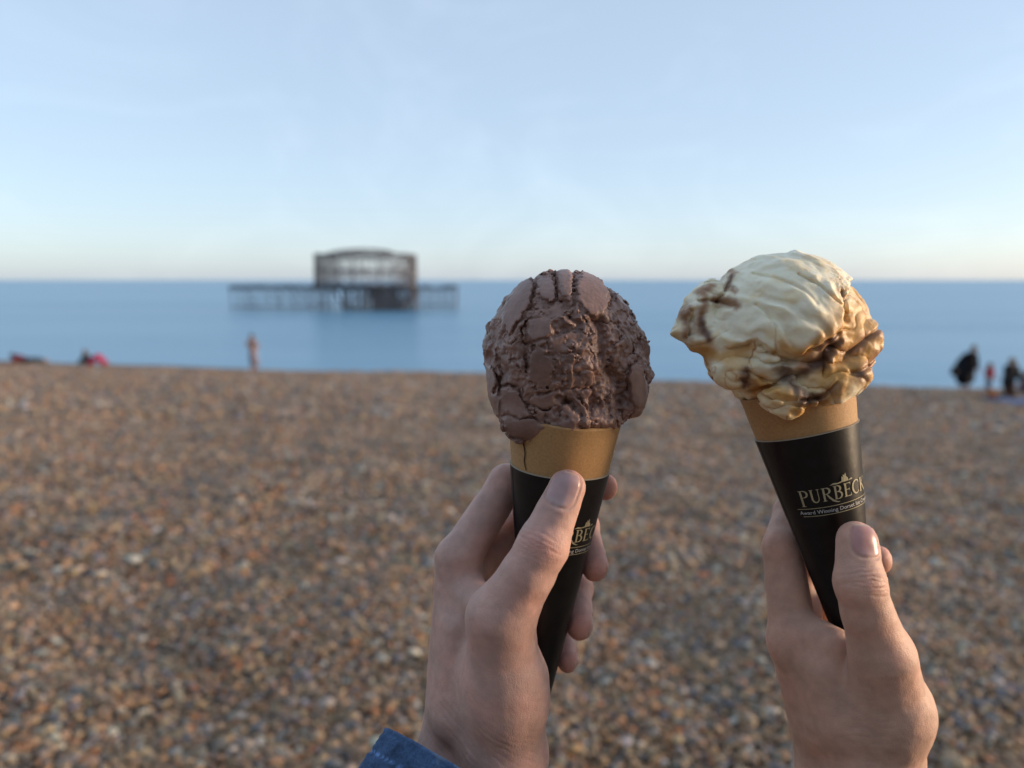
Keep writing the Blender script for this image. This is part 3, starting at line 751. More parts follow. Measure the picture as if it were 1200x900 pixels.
def build_cone(label, top, apex, phi_text, rim, crack):
    M = cone_frame(top, apex)
    t = empty('ice_cream_cone', None, M); tag(t, label, 'ice cream', 'ice cream cones')
    # wafer: pokes out above the sleeve and carries on inside it
    zs = np.linspace(-0.10, rim, 30)
    prof = [(rad(z)-0.0007, z) for z in zs] + [(rad(rim)-0.0005, rim+0.0008), (rad(rim)-0.0014, rim+0.0013), (rad(rim)-0.0026, rim+0.0006)] + [(rad(z)-0.0032, z) for z in zs[::-1]]
    w = lathe('wafer_cone', prof, mwafer, t, seg=96)
    me = w.data; v = np.empty(len(me.vertices)*3, np.float32); me.vertices.foreach_get('co', v); v = v.reshape(-1, 3)
    rr = 1+0.006*perlin(v, 140, 3)+0.003*perlin(v, 500, 9); v[:, :2] *= rr[:, None]
    v[:, 2] += np.where(v[:, 2] > rim-0.003, 0.0009*perlin(v, 160, 5), 0); me.vertices.foreach_set('co', v.ravel()); me.update()
    if crack:
        V2, Q2 = [], []
        strip([(0, 0.0215), (0.0006, 0.017), (0.0022, 0.013), (0.0029, 0.0095), (0.0022, 0.005), (0.0034, 0.001)], [.0012, .0007, .0009, .0006, .0007, .0005], V2, Q2, 3)
        Vw = []
        for x, y in V2:
            r = rad(y)-0.0003; ph = crack+x/R0; Vw.append((r*math.sin(ph), -r*math.cos(ph), y))
        poly_mesh('crack', Vw, Q2, mcrack, w)
    # paper sleeve with its cut edge and overlap seam
    zs = np.linspace(-LC+0.004, 0, 40)
    s = lathe('paper_sleeve', [(0.0002, -LC+0.003)]+[(rad(z), z) for z in zs], mpaper, t, seg=120)
    lathe('sleeve_edge', [(rad(0)+0.0001, -0.00025), (rad(0)+0.0001, 0.00015), (rad(0)-0.0012, 0.0002)], medge, s, seg=120)
    ang = np.linspace(0, 0.16, 6); Vs, Qs = [], []
    for z in np.linspace(-LC*0.9, -0.0005, 20):
        for a_ in ang: Vs.append(((rad(z)+0.00022)*math.sin(a_-1.35), -(rad(z)+0.00022)*math.cos(a_-1.35), z))
    for i in range(19):
        for j in range(5): Qs.append((i*6+j, i*6+j+1, i*6+j+7, i*6+j+6))
    poly_mesh('overlap_seam', Vs, Qs, mpaper, s)
    # lettering
    H = 0.0066; x = 0; V2, Q2 = [], []
    adv = sum(LET[c][0]+0.09 for c in 'PURBECK')*H
    x = -adv/2
    for c in 'PURBECK':
        wd, st = LET[c]
        for pts, ws in st: strip([(x+p[0]*H, p[1]*H) for p in pts], [q*H for q in ws], V2, Q2)
        x += (wd+0.09)*H
    poly_mesh('lettering', wrap(V2, phi_text, -0.0325, 0.00035), Q2, mgold, s)
    V2, Q2 = [], []                      # castle emblem: broken keep, bank of land either side
    def block(poly):
        b0 = len(V2); V2.extend([(p[0]*0.001, p[1]*0.001) for p in poly]); Q2.append(tuple(range(b0, b0+len(poly))))
    block([(-1.6, 0), (-1.1, 2.9), (-0.5, 2.4), (-0.3, 0)]); block([(-0.3, 0), (-0.4, 3.6), (0.4, 3.1), (0.9, 4.2), (1.2, 3.2), (1.2, 0)]); block([(1.2, 0), (1.2, 2.3), (2.0, 1.6), (2.4, 0)])
    block([(-7.5, -.3), (-5.6, .6), (-3.4, .2), (-1.6, .55), (-1.6, -.1), (-4.2, -.35)]); block([(2.4, 0), (3.0, .6), (4.1, .9), (5.0, .35), (4.0, .1)])
    poly_mesh('castle_emblem', wrap(V2, phi_text+0.16, -0.0325+H*1.13, 0.00035), Q2, mgold, s)
    V2, Q2 = [], []
    for y, a0, a1 in ((-0.0029, -0.021, 0.021), (-0.0068, -0.019, 0.019)):
        strip([(a0+(a1-a0)*k/12, y) for k in range(13)], [.00032]*13, V2, Q2, 2)
    poly_mesh('rule_line', wrap(V2, phi_text, -0.0325, 0.00035), Q2, mgold, s)
    V2, F2 = font_flat('Award Winning Dorset Ice Cream', 0.00275)
    poly_mesh('tagline', wrap(V2, phi_text, -0.0325-0.0057, 0.0004), F2, mwhite, s)
    # column of tiny print running down the sleeve
    V2, Q2 = [], []; r_ = random.Random(3); y = -0.042
    while y > -0.068:
        l = r_.uniform(.0005, .0011); strip([(0, y), (0.0009*r_.uniform(.5, 1), y-l*.3)], [l*.6, l*.5], V2, Q2, 1); y -= l+.0004
    poly_mesh('small_print', wrap(V2, phi_text-1.62, 0.0, 0.0004), Q2, mwhite, s)
    return t, M

coneL, ML = build_cone('waffle cone topped with a crumbly scoop of dark chocolate ice cream', (656, 546, .385), (620, 915, .411), 0.66, 0.0242, -0.82)
coneR, MR = build_cone('waffle cone topped with cream ice cream rippled with brown caramel', (944, 503, .385), (1036, 893, .387), 0.40, 0.0205, None)

def scoop_obj(name, V, Q, colr, m, parent, M, c):
    W = c2w(V+c); Mi = np.array(M.inverted())
    Vl = W @ Mi[:3, :3].T + Mi[:3, 3]
    return obj(name, np_mesh(name, Vl, Q, {'col': ('FLOAT_COLOR', np.concatenate([colr, np.ones((len(colr), 1))], 1))}), m, parent)

def band_points(F, w):
    m = np.abs(F.F) < w; I = np.nonzero(m)
    P = np.stack([F.ax[k][I[k]] for k in range(3)], 1).astype(np.float32)
    return m, P

def seg_dist(P2, pts):
    d = np.full(len(P2), 1e9, np.float32)
    for (x0, y0), (x1, y1) in zip(pts, pts[1:]):
        bx, by = x1-x0, y1-y0; t = np.clip(((P2[:, 0]-x0)*bx+(P2[:, 1]-y0)*by)/(bx*bx+by*by+1e-9), 0, 1)
        d = np.minimum(d, np.hypot(P2[:, 0]-x0-t*bx, P2[:, 1]-y0-t*by))
    return d

# ---- chocolate scoop (mm, centred, z towards the lens)
def Z1(x, y): return ((x-457)*0.1139, (420-y)*0.1139)     # study-crop pixel -> mm
F = Field((-47, -50, -46), (47, 46, 46), 0.48)
F.ell((0.5, 1, 0), (38.3, 38.0, 38.0), 0)
F.ell((-18, -20, 9), (16.5, 17, 19), 8); F.ell((22, -18, 4), (17, 17, 20), 8); F.ell((0, -25, -2), (30, 14, 30), 8); F.ell((-16, -34, 19), (13, 8.5, 9), 6); F.ell((-2, -35, 24), (9, 4.5, 6), 4)
F.cone((30, -11, 16), (32, -23, 15), 8.0, 7.0, 3); F.cone((36, 4, 6), (37, -12, 4), 6, 7, 4); F.ell((7, -32.5, 14), (21, 7.5, 16.5), 4)
m, P = band_points(F, 5.2)
n1 = perlin(P, 0.20, 70); n2 = perlin(P, 0.52, 71); n3 = perlin(P, 0.11, 90)
warp = np.stack([perlin(P, 0.085, 1.0), perlin(P, 0.085, 21.0), n3], 1)
warp2 = np.stack([n2, perlin(P, 0.34, 25.0), n1], 1)
f1, f2, cid = voronoi8((P + 6.5*warp + 2.0*warp2)*np.array([1.1, 0.75, 1.0], np.float32), 1/14.0, 2.3)
rnd = _rp[(cid*7+3) & 255]; edge = (f2-f1)*14.0
XY = P[:, :2]; front = sstep(0, 9, P[:, 2])
smooth = sstep(0.55, 0.64, rnd[:, 1]*0.62+0.20+0.34*n1+0.18*n2)
disp = 2.3*(rnd[:, 0]-0.45)*sstep(0.0, 2.6, edge) - 2.2*np.clip(0.35+1.6*n3, 0, 1)*np.exp(-(edge/0.8)**2) + 1.9*n3 + 1.0*n1
def oval(cx, cy, rx, ry, deg):
    c = Z1(cx, cy); a = math.radians(deg); dx, dy = XY[:, 0]-c[0], XY[:, 1]-c[1]
    return np.sqrt(((dx*math.cos(a)+dy*math.sin(a))/(rx*.1139))**2+((-dx*math.sin(a)+dy*math.cos(a))/(ry*.1139))**2)+0.30*n1+0.14*n2, np.arctan2(dy, dx)
# smooth torn plates left by the scoop: centre, radii, tilt, height, side with the deeper tear
for (cx, cy, rx, ry, deg, up, side) in ((570, 185, 66, 104, 12, 1.9, 0), (458, 140, 34, 82, -4, 1.5, 180), (380, 150, 36, 70, 8, 0.7, 0), (262, 225, 44, 135, -24, 1.2, 0), (345, 350, 60, 50, 5, 1.4, 180), (350, 500, 50, 75, 12, 0.8, 160), (380, 620, 70, 38, 12, 0.8, 250), (235, 655, 55, 80, 18, 0.5, 60),
                                        (148, 565, 30, 125, 14, 1.0, 30), (765, 575, 40, 90, 12, 1.2, 180), (290, 750, 95, 50, -8, 0.4, 90)):
    o, an = oval(cx, cy, rx, ry, deg); w_ = sstep(1.06, 0.94, o)*front
    disp = disp*(1-w_) + up*w_; smooth = np.maximum(smooth, w_*0.92)
    disp = disp - 2.3*np.exp(-((o-1.12)/0.09)**2)*front*np.clip(np.cos(an-math.radians(side)), 0, 1)**1.5
for pts, wd, dp in (([(585, 320), (600, 380), (590, 450), (640, 520), (680, 560), (690, 640)], 2.8, 4.2), ([(418, 100), (425, 200), (470, 255)], 1.1, 2.4), ([(500, 90), (492, 200), (485, 285)], 0.9, 2.0),
                    ([(295, 320), (298, 420), (300, 500)], 1.1, 2.0), ([(310, 400), (400, 375), (480, 345)], 0.7, 1.2), ([(300, 610), (420, 590), (560, 575)], 0.8, 1.2), ([(430, 620), (480, 640), (520, 690)], 1.5, 2.0), ([(560, 300), (520, 320), (470, 300)], 1.3, 1.8), ([(165, 600), (200, 520), (175, 420)], 0.9, 1.6)):
    d = seg_dist(XY + 1.0*warp2[:, :2], [Z1(*q) for q in pts]); g = np.exp(-(d/wd)**2)*front
    disp = disp - dp*g; smooth = smooth*(1-0.95*g)
o, an = oval(432, 342, 46, 38, 15); disp = disp - 2.4*sstep(1.05, 0.3, o)*front; smooth = smooth*(1-0.85*sstep(1.05, .6, o)*front)
disp = disp + 0.5*smooth
F.F[m] -= np.clip(disp, -4.8, 3.2).astype(np.float32)
sm_ = np.zeros(F.n, np.float32); sm_[m] = smooth
m2, P = band_points(F, 2.0); smooth = sm_[m2]
w3 = np.stack([perlin(P, 0.5, 5.0), perlin(P, 0.5, 25.0), perlin(P, 0.5, 45.0)], 1)
c1, c2, ci_ = voronoi8(P + 0.9*w3, 1/3.1, 5.0); d1, d2, di_ = voronoi8(P + 0.5*w3[:, ::-1], 1/1.5, 9.0)
crumb = 1.6*(0.55-c1) + 1.3*(_rp[ci_][:, 1]-0.45) + 0.45*(0.5-d1) + 0.6*w3[:, 0]
F.F[m2] -= np.clip((1-smooth)*1.05*crumb*(0.5+0.5*sstep(-24, -8, P[:, 0]))*(0.55+0.45*sstep(-14, 6, P[:, 2])) + smooth*(0.10*w3[:, 1] + 0.10*perlin(P*np.array([1, .35, 1], np.float32), 0.9, 3.)), -1.9, 1.9).astype(np.float32)
F.carve_ell((*Z1(128, 450), 16), (4.0, 4.6, 9), 1.5)
V, Q = F.mesh()
tone = 0.98+0.24*fbm(V.astype(np.float32), 0.10, 3, 6.0)
choc = np.array([0.265, 0.158, 0.126])*np.clip(tone, 0.65, 1.4)[:, None]
mchoc = mat('chocolate_ice_cream', rough=0.38, spec=0.42, attr='col', bump=[('noise', 2600, 0.00025, 0.45), ('noise', 900, 0.0004, 0.3)], sss=(0.12, (1.0, 0.5, 0.35), 0.0016))
scoop_obj('scoop', V, Q, choc, mchoc, coneL, ML, CP(658, 412, .385))

# ---- cream scoop with caramel ripple
def Z2(x, y): return ((x-575)*0.1186, (415-y)*0.1186)
F = Field((-62, -48, -46), (50, 44, 46), 0.48)
F.ell((1, -0.5, 0), (39.0, 36.5, 37.5), 0)
F.ell((25, -8, 6), (17.5, 21, 22), 8); F.ell((-28, -5, 10), (12, 13, 15), 6); F.ell((-26, -17, 10), (13, 11, 13), 5)
F.ell((*Z2(535, 690), 24), (12.5, 9.0, 9.5), 4); F.ell((8, -25, 0), (27, 11, 27), 7); F.ell((*Z2(330, 590), 20), (10, 8, 8), 4)
F.cone((*Z2(150, 415), 6), (*Z2(165, 360), 5), 5.0, 4.2, 4); F.ell((*Z2(215, 345), 8), (7.5, 8.5, 9), 4); F.ell((*Z2(260, 275), 6), (8, 8, 9), 5); F.ell((*Z2(225, 440), 9), (8, 8.5, 9), 4)
F.ell((*Z2(700, 640), 24), (13, 9, 10), 5); F.ell((*Z2(790, 600), 24), (9, 8, 9), 4); F.ell((*Z2(860, 470), 18), (8, 11, 10), 3)
m, P = band_points(F, 5.4)
n1 = perlin(P, 0.07, 1.0); n2 = perlin(P, 0.24, 5.0); n3 = perlin(P, 0.07, 41.0); n4 = perlin(P, 0.24, 25.0); n5 = perlin(P, 0.12, 61.0)
XY = P[:, :2] + 1.8*np.stack([n1, n3], 1); front = sstep(-4, 8, P[:, 2])
# upper dome: a thick folded cap with a lip hanging over the lower half
lip = [Z2(*q) for q in ((60, 480), (160, 475), (300, 495), (390, 465), (455, 508), (520, 535), (610, 490), (705, 430), (722, 330), (790, 230), (900, 180))]
lx = np.array([q[0] for q in lip]); ly = np.array([q[1] for q in lip])
over = P[:, 1] + 1.1*n4 - np.interp(P[:, 0]+1.1*n2, lx, ly)
cap = (sstep(-0.7, 0.8, over)*front + sstep(-8, 4, P[:, 1])*(1-front))*sstep(-36, -27, P[:, 0])
disp = 2.9*cap - 1.8*np.exp(-((over+1.2)/1.2)**2)*front*sstep(-34, -28, P[:, 0])
# scooping folds: broad soft steps along arcs, each ending in a sharp crease
piv = Z2(300, 660)
rr = np.hypot(XY[:, 0]-piv[0], XY[:, 1]-piv[1]) + 0.20*P[:, 2] + 3.2*n3 + 0.5*n2
for per, amp in ((10.5, 1.9), (3.6, 0.14)):
    saw = (rr/per) % 1.0
    disp = disp + amp*(np.where(saw < 0.74, sstep(0, 0.74, saw), 1-sstep(0.74, 1.0, saw))-0.45)*sstep(0, 5, over)*front*np.clip(0.6+1.2*n5, 0.1, 1.1)
calm = (0.35+0.65*sstep(-32, -18, P[:, 0]))*(1-0.6*sstep(14, 24, P[:, 0]))
disp = disp + ((1.9*n5 + 0.9*n2)*(1-0.85*cap) + 0.25*n4)*calm
# lower half: melted, folded lumps
fo = np.abs(perlin(P*np.array([0.7, 1.25, 0.7], np.float32) + 3.0*np.stack([n1, n3, n1], 1), 0.095, 33.0))
disp = disp + calm*(1-cap)*(1.0*sstep(0.0, 0.35, fo) - 1.0*np.exp(-(fo/0.05)**2))
for pts, wd, dp in (([(330, 150), (320, 250), (285, 300)], 0.9, 2.0), ([(175, 330), (172, 430)], 1.2, 2.4), ([(395, 330), (450, 430), (465, 515)], 0.8, 1.5), ([(720, 280), (730, 390)], 1.1, 2.2), ([(200, 300), (300, 300), (330, 330)], 0.9, 1.6), ([(560, 215), (650, 290), (715, 330)], 0.7, 1.4), ([(400, 190), (520, 250), (600, 330)], 0.7, 1.2), ([(740, 530), (830, 460), (920, 410)], 1.0, 1.8), ([(760, 590), (850, 560), (940, 500)], 1.0, 1.6), ([(600, 700), (660, 680), (700, 640)], 1.0, 2.0), ([(340, 620), (420, 660), (480, 640)], 1.2, 1.8), ([(520, 545), (620, 560), (700, 470)], 2.2, 2.2)):
    d = seg_dist(XY, [Z2(*q) for q in pts]); disp = disp - dp*np.exp(-(d/wd)**2)*front
# rough frosted flecks along the right shoulder
fl = sstep(8, 18, P[:, 0])*sstep(6, 16, P[:, 1])
disp = disp + fl*(0.8*np.abs(perlin(P, 0.8, 31.0))-0.1) + 0.16*perlin(P, 0.7, 81.0)*(0.4+np.clip(1.6*n1, 0, 0.8))
F.F[m] -= np.clip(disp, -5, 4.8).astype(np.float32)
V, Q = F.mesh(); P = V.astype(np.float32)
warp = np.stack([perlin(P, 0.10, 1.0), perlin(P, 0.10, 21.0)], 1); wf = np.stack([perlin(P, 0.32, 3.0), perlin(P, 0.32, 33.0)], 1)
XY = P[:, :2] + 2.4*warp + 0.5*wf; front = sstep(-6, 4, P[:, 2])
cream, amber, brown, dark = np.array([0.87, 0.81, 0.62]), np.array([0.60, 0.33, 0.09]), np.array([0.33, 0.17, 0.085]), np.array([0.13, 0.065, 0.042])
C = np.repeat(cream[None], len(P), 0)*(1+0.05*fbm(P, 0.12, 2, 9.0))[:, None]
def blend(C, w, c): return C*(1-w[:, None]) + c*w[:, None]
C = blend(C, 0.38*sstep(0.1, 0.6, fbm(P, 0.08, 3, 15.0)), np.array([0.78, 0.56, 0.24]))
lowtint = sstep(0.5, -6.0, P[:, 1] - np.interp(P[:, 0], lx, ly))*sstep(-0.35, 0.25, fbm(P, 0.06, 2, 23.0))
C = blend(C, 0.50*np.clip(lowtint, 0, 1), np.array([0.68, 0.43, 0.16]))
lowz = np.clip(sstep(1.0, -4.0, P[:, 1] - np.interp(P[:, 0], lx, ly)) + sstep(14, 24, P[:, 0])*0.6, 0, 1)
rip = np.abs(perlin(P + 7*np.stack([warp[:, 0], warp[:, 1], warp[:, 0]], 1) + 1.2*np.stack([wf[:, 0], wf[:, 1], wf[:, 0]], 1), 0.042, 50.0)) + 0.10*np.abs(perlin(P, 0.06, 8.0))
C = blend(C, 0.75*np.clip(lowz+(1-front), 0, 1)*sstep(0.16, 0.02, rip), amber)
C = blend(C, 0.9*np.clip(lowz+(1-front), 0, 1)*sstep(0.075, 0.03, rip), brown)
for c, w0, pts in ((amber, 4.5, [(860, 270), (915, 340), (925, 420)]), (amber, 8.0, [(730, 440), (790, 430), (830, 480), (740, 520)]), (amber, 4.0, [(650, 610), (740, 590), (860, 600)]), (amber, 3.0, [(700, 660), (640, 730), (560, 740)]), (amber, 2.6, [(430, 620), (470, 680), (520, 690)]), (amber, 2.2, [(180, 490), (290, 530), (360, 500)]), (amber, 2.4, [(480, 500), (560, 515), (660, 450)]),
                   (brown, 1.2, [(350, 140), (334, 200), (322, 260)]), (brown, 1.3, [(115, 355), (150, 320)]), (brown, 1.4, [(150, 345), (165, 430)]), (brown, 2.0, [(215, 300), (212, 360), (205, 410), (232, 460)]), (brown, 1.5, [(215, 270), (260, 240)]), (brown, 1.4, [(260, 298), (310, 305), (325, 325)]),
                   (brown, 4.2, [(560, 565), (620, 545), (690, 480)]), (brown, 2.4, [(735, 525), (830, 470), (925, 410)]), (brown, 2.8, [(780, 600), (850, 560), (935, 500)]), (brown, 2.2, [(350, 600), (385, 640)]), (brown, 2.2, [(640, 700), (690, 660)]), (brown, 1.2, [(725, 280), (740, 310)]),
                   (dark, 2.8, [(500, 580), (540, 650), (570, 700)]), (dark, 1.3, [(215, 380), (230, 455)]), (dark, 2.2, [(570, 590), (640, 560), (685, 470)]), (dark, 1.5, [(350, 600), (372, 640)]), (dark, 1.7, [(570, 700), (630, 690)]), (dark, 1.6, [(780, 605), (810, 625)]), (dark, 0.9, [(340, 190), (328, 240)])):
    w0 = w0*(1.45 if c is amber else 1.2)
    d = seg_dist(XY, [Z2(*q) for q in pts]); w_ = sstep(w0*1.6+0.6, w0*0.15, d + 0.6*np.abs(wf[:, 0]))*front*0.9
    C = blend(C, w_, c)
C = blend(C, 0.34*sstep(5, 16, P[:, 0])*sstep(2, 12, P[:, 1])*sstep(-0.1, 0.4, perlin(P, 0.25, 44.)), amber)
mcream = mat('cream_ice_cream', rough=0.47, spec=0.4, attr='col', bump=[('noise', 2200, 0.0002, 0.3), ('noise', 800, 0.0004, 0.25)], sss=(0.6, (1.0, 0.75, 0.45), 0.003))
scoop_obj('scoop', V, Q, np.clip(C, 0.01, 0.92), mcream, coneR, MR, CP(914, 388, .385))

# ------------------------------------------------------------------ hands
def make_skin(name):
    m = bpy.data.materials.new(name); m.use_nodes = True
    N, L = m.node_tree.nodes, m.node_tree.links; b = N['Principled BSDF']
    a = N.new('ShaderNodeAttribute'); a.attribute_name = 'col'; g = N.new('ShaderNodeAttribute'); g.attribute_name = 'nail'
    tcn = N.new('ShaderNodeTexCoord')
    nz = N.new('ShaderNodeTexNoise'); nz.inputs['Scale'].default_value = 190; nz.inputs['Detail'].default_value = 6; L.new(tcn.outputs['Object'], nz.inputs['Vector'])
    mr = N.new('ShaderNodeMapRange'); mr.inputs['From Min'].default_value = 0.3; mr.inputs['From Max'].default_value = 0.7; mr.inputs['To Min'].default_value = 0.90; mr.inputs['To Max'].default_value = 1.08
    L.new(nz.outputs['Fac'], mr.inputs['Value'])
    mx = N.new('ShaderNodeMixRGB'); mx.blend_type = 'MULTIPLY'; mx.inputs['Fac'].default_value = 1
    L.new(a.outputs['Color'], mx.inputs['Color1']); L.new(mr.outputs['Result'], mx.inputs['Color2']); L.new(mx.outputs['Color'], b.inputs['Base Color'])
    rr = N.new('ShaderNodeMapRange'); rr.inputs['To Min'].default_value = 0.52; rr.inputs['To Max'].default_value = 0.34
    L.new(g.outputs['Fac'], rr.inputs['Value']); L.new(rr.outputs['Result'], b.inputs['Roughness'])
    b.inputs['Specular IOR Level'].default_value = 0.4
    b.inputs['Subsurface Weight'].default_value = 0.35; b.inputs['Subsurface Radius'].default_value = (1.0, 0.34, 0.18); b.inputs['Subsurface Scale'].default_value = 0.0035
    inv = N.new('ShaderNodeMath'); inv.operation = 'SUBTRACT'; inv.inputs[0].default_value = 1; L.new(g.outputs['Fac'], inv.inputs[1]); inv.use_clamp = True
    prev = None
    for kind, scale, sx, dist, st in (('v', 1250, (1, 1, 1), 0.0003, 0.55), ('v', 560, (1.0, 1.0, 0.55), 0.0005, 0.35), ('n', 2600, (1, 1, 1), 0.0002, 0.6)):
        mp = N.new('ShaderNodeMapping'); mp.inputs['Scale'].default_value = sx; mp.inputs['Rotation'].default_value = (0.4, 0.2, 0.6); L.new(tcn.outputs['Object'], mp.inputs['Vector'])
        if kind == 'v': t = N.new('ShaderNodeTexVoronoi'); t.feature = 'DISTANCE_TO_EDGE'; o = t.outputs['Distance']
        else: t = N.new('ShaderNodeTexNoise'); t.inputs['Detail'].default_value = 4; o = t.outputs['Fac']
        t.inputs['Scale'].default_value = scale; L.new(mp.outputs['Vector'], t.inputs['Vector'])
        cl = N.new('ShaderNodeMath'); cl.operation = 'MINIMUM'; cl.inputs[1].default_value = 0.22 if kind == 'v' else 1.0; L.new(o, cl.inputs[0])
        bn = N.new('ShaderNodeBump'); bn.inputs['Distance'].default_value = dist
        ms = N.new('ShaderNodeMath'); ms.operation = 'MULTIPLY'; ms.inputs[1].default_value = st; L.new(inv.outputs[0], ms.inputs[0]); L.new(ms.outputs[0], bn.inputs['Strength'])
        L.new(cl.outputs[0], bn.inputs['Height'])
        if prev is not None: L.new(prev, bn.inputs['Normal'])
        prev = bn.outputs['Normal']
    L.new(prev, b.inputs['Normal'])
    return m

def unit(v): v = np.asarray(v, float); return v/np.linalg.norm(v)
def build_hand(label, S, M, apex, tone, group, base_px):
    top_c, ap_c = CP(*S['cone'][0]), CP(*S['cone'][1])
    axd = unit(ap_c-top_c)
    allp = [CP(*q[:3]) for ch in S['chains'] for q in ch['pts']] + [CP(*q) for q in S['extent']]
    lo = np.min(allp, 0)-24; hi = np.max(allp, 0)+24
    F = Field(lo, hi, 0.72)
    # palm block first (big smooth unions), then thumb, then fingers (kept apart from one another)
    for a, b_, r1, r2, k in S['palm']: F.cone(CP(*a), CP(*b_), r1, r2, k)
    for ch in S['chains']:
        pts = [CP(*q[:3]) for q in ch['pts']]; rs = [q[3] for q in ch['pts']]
        bx = F.box(np.min(pts, 0)-26, np.max(pts, 0)+26)
        sub = [F.ax[i][bx[i]] for i in range(3)]
        G_ = Field([q[0] for q in sub], [q[-1]+1e-6 for q in sub], 0.72); G_.n = tuple(len(q) for q in sub); G_.ax = sub; G_.F = np.full(G_.n, 60.0, np.float32)
        if ch.get('nail'):
            u = unit(pts[-1]-pts[-2])
            n = np.array(ch['nail']['n'], float) if 'n' in ch['nail'] else pts[-1]-(top_c+axd*((pts[-1]-top_c)@axd))
            n = unit(n-u*(n@u)); ch['frame'] = (pts[-1], pts[-2], u, n, np.cross(u, n), rs[-1])
        for i in range(len(pts)-1):
            sq = (ch['frame'][3], ch.get('flat', 0.9)) if (ch.get('nail') and i == len(pts)-2) else None
            G_.cone(pts[i], pts[i+1], rs[i], rs[i+1], 3.0 if i else 0, sq)
        # join to the palm with a wide fillet near the root only, to other fingers with a crease
        root = pts[0]; k = ch.get('k', 6.0)
        X, Y, Z = F.pts(bx)
        near = sstep(ch.get('reach', 30.0), ch.get('reach', 30.0)*0.4, np.sqrt((X-root[0])**2+(Y-root[1])**2+(Z-root[2])**2)).astype(np.float32)
        kk = 0.6 + (k-0.6)*near
        a, d = F.F[bx], G_.F
        hh = np.maximum(kk-np.abs(a-d), 0)/kk
        F.F[bx] = np.minimum(a, d) - hh*hh*kk*0.25
    # flesh stops at the paper sleeve
    bx = F.box(np.minimum(top_c, ap_c)-35, np.maximum(top_c, ap_c)+35); X, Y, Z = F.pts(bx)
    t = (X-top_c[0])*axd[0]+(Y-top_c[1])*axd[1]+(Z-top_c[2])*axd[2]
    ex, ey, ez = X-top_c[0]-t*axd[0], Y-top_c[1]-t*axd[1], Z-top_c[2]-t*axd[2]
    cd = (np.sqrt(ex*ex+ey*ey+ez*ez)-R0*1000*(1-t/(LC*1000)))*0.988 - 0.25
    cd = np.maximum(cd, np.maximum(t-LC*1000, -t-20)).astype(np.float32)
    a, d = F.F[bx], -cd; hh = np.maximum(1.2-np.abs(a-d), 0)/1.2
    F.F[bx] = np.maximum(a, d) + hh*hh*1.2*0.25
    V, Q = F.mesh(); P = V.astype(np.float32); Nn = vnormals(V, Q)
    dsp = 0.30*fbm(P, 0.07, 2, 3.0) + 0.10*perlin(P, 0.3, 6.0)
    red = np.zeros(len(P)); nail = np.zeros(len(P)); nailcol = np.zeros((len(P), 3)); pale = np.zeros(len(P))
    for ch in S['chains']:
        pts = [CP(*q[:3]) for q in ch['pts']]
        red = np.maximum(red, np.exp(-(np.linalg.norm(P-pts[-1], axis=1)/11.0)**2)*ch.get('tipred', 0.8))
        for j in pts[1:-1]: red = np.maximum(red, 0.30*np.exp(-(np.linalg.norm(P-j, axis=1)/12.0)**2))
        if ch.get('nail'):
            tip, ipj, u, n, s, r = ch['frame']; nl = ch['nail']; W_, L_ = nl['w'], nl['l']
            D = P-tip; a, b_, c = D@u, D@s, D@n
            ang = np.arctan2(b_, np.maximum(c, 0.01))
            arcx = ang*r*1.02
            ends = nl.get('end', 5.5)
            t = (a-(ends-L_))/L_*2-1                     # -1 cuticle .. 1 free edge
            e = np.where(t < 0, (np.abs(arcx/(W_/2))**3.2+np.abs(t)**2.6)**(1/2.8), np.maximum(np.abs(arcx/(W_/2))**1.0*np.where(t > 0.6, 1+0.25*(t-0.6), 1), np.abs(t)))
            ok = (c > -0.25*r) & (a > ends-L_-6) & (a < r+4)
            e = np.where(ok, e, 9)
            inn = sstep(1.02, 0.94, e)
            dsp = dsp + np.where(ok, 0.18*inn - 0.42*np.exp(-((e-1.04)/0.07)**2) + 0.30*np.exp(-((e-1.22)/0.14)**2)*(t < 0.8), 0)
            nail = np.maximum(nail, inn)
            tipw = sstep(0.80, 0.92, t); lun = sstep(-0.45, -0.85, t)*sstep(.75, .3, np.abs(arcx/(W_/2)))
            nc = np.array(nl['c'])*(1-0.25*lun[:, None]) + np.array([0.62, 0.50, 0.44])*0.25*lun[:, None]
            nc = nc*(1-tipw[:, None]) + np.array(nl.get('tipc', (0.60, 0.47, 0.38)))*tipw[:, None]
            nailcol = np.where((inn > 0.02)[:, None], nc, nailcol)
            # knuckle wrinkles behind the nail
            D = P-ipj; a, b_, c = D@u, D@s, D@n
            wz = 0.9*perlin(P, 0.16, 14.0)+0.35*perlin(P, 0.6, 4.0)
            for g_, am, bw in nl.get('wr', ()):
                aa = a + 0.010*b_*b_*np.sign(g_+0.01) + wz - g_
                dsp = dsp - am*np.exp(-(aa/0.55)**2)*np.exp(-(b_/bw)**2)*(c > 0)
            red = np.maximum(red, 0.35*np.exp(-(a/6.0)**2)*(c > 0)*np.exp(-(b_/11.0)**2)*(np.abs(a) < 20))
    for pts, wd, dp in S.get('creases', []):
        d = np.full(len(P), 1e9)
        pc3 = [CP(*q) for q in pts]
        for p0, p1 in zip(pc3, pc3[1:]):
            ba = p1-p0; tt = np.clip(((P-p0)@ba)/(ba@ba), 0, 1); d = np.minimum(d, np.hypot(*((P-p0-tt[:, None]*ba)[:, :2]+0.25*perlin(P, .5, 2.)[:, None]).T))
        dsp = dsp - dp*np.exp(-(d/wd)**2)*(Nn[:, 2] > 0.1)
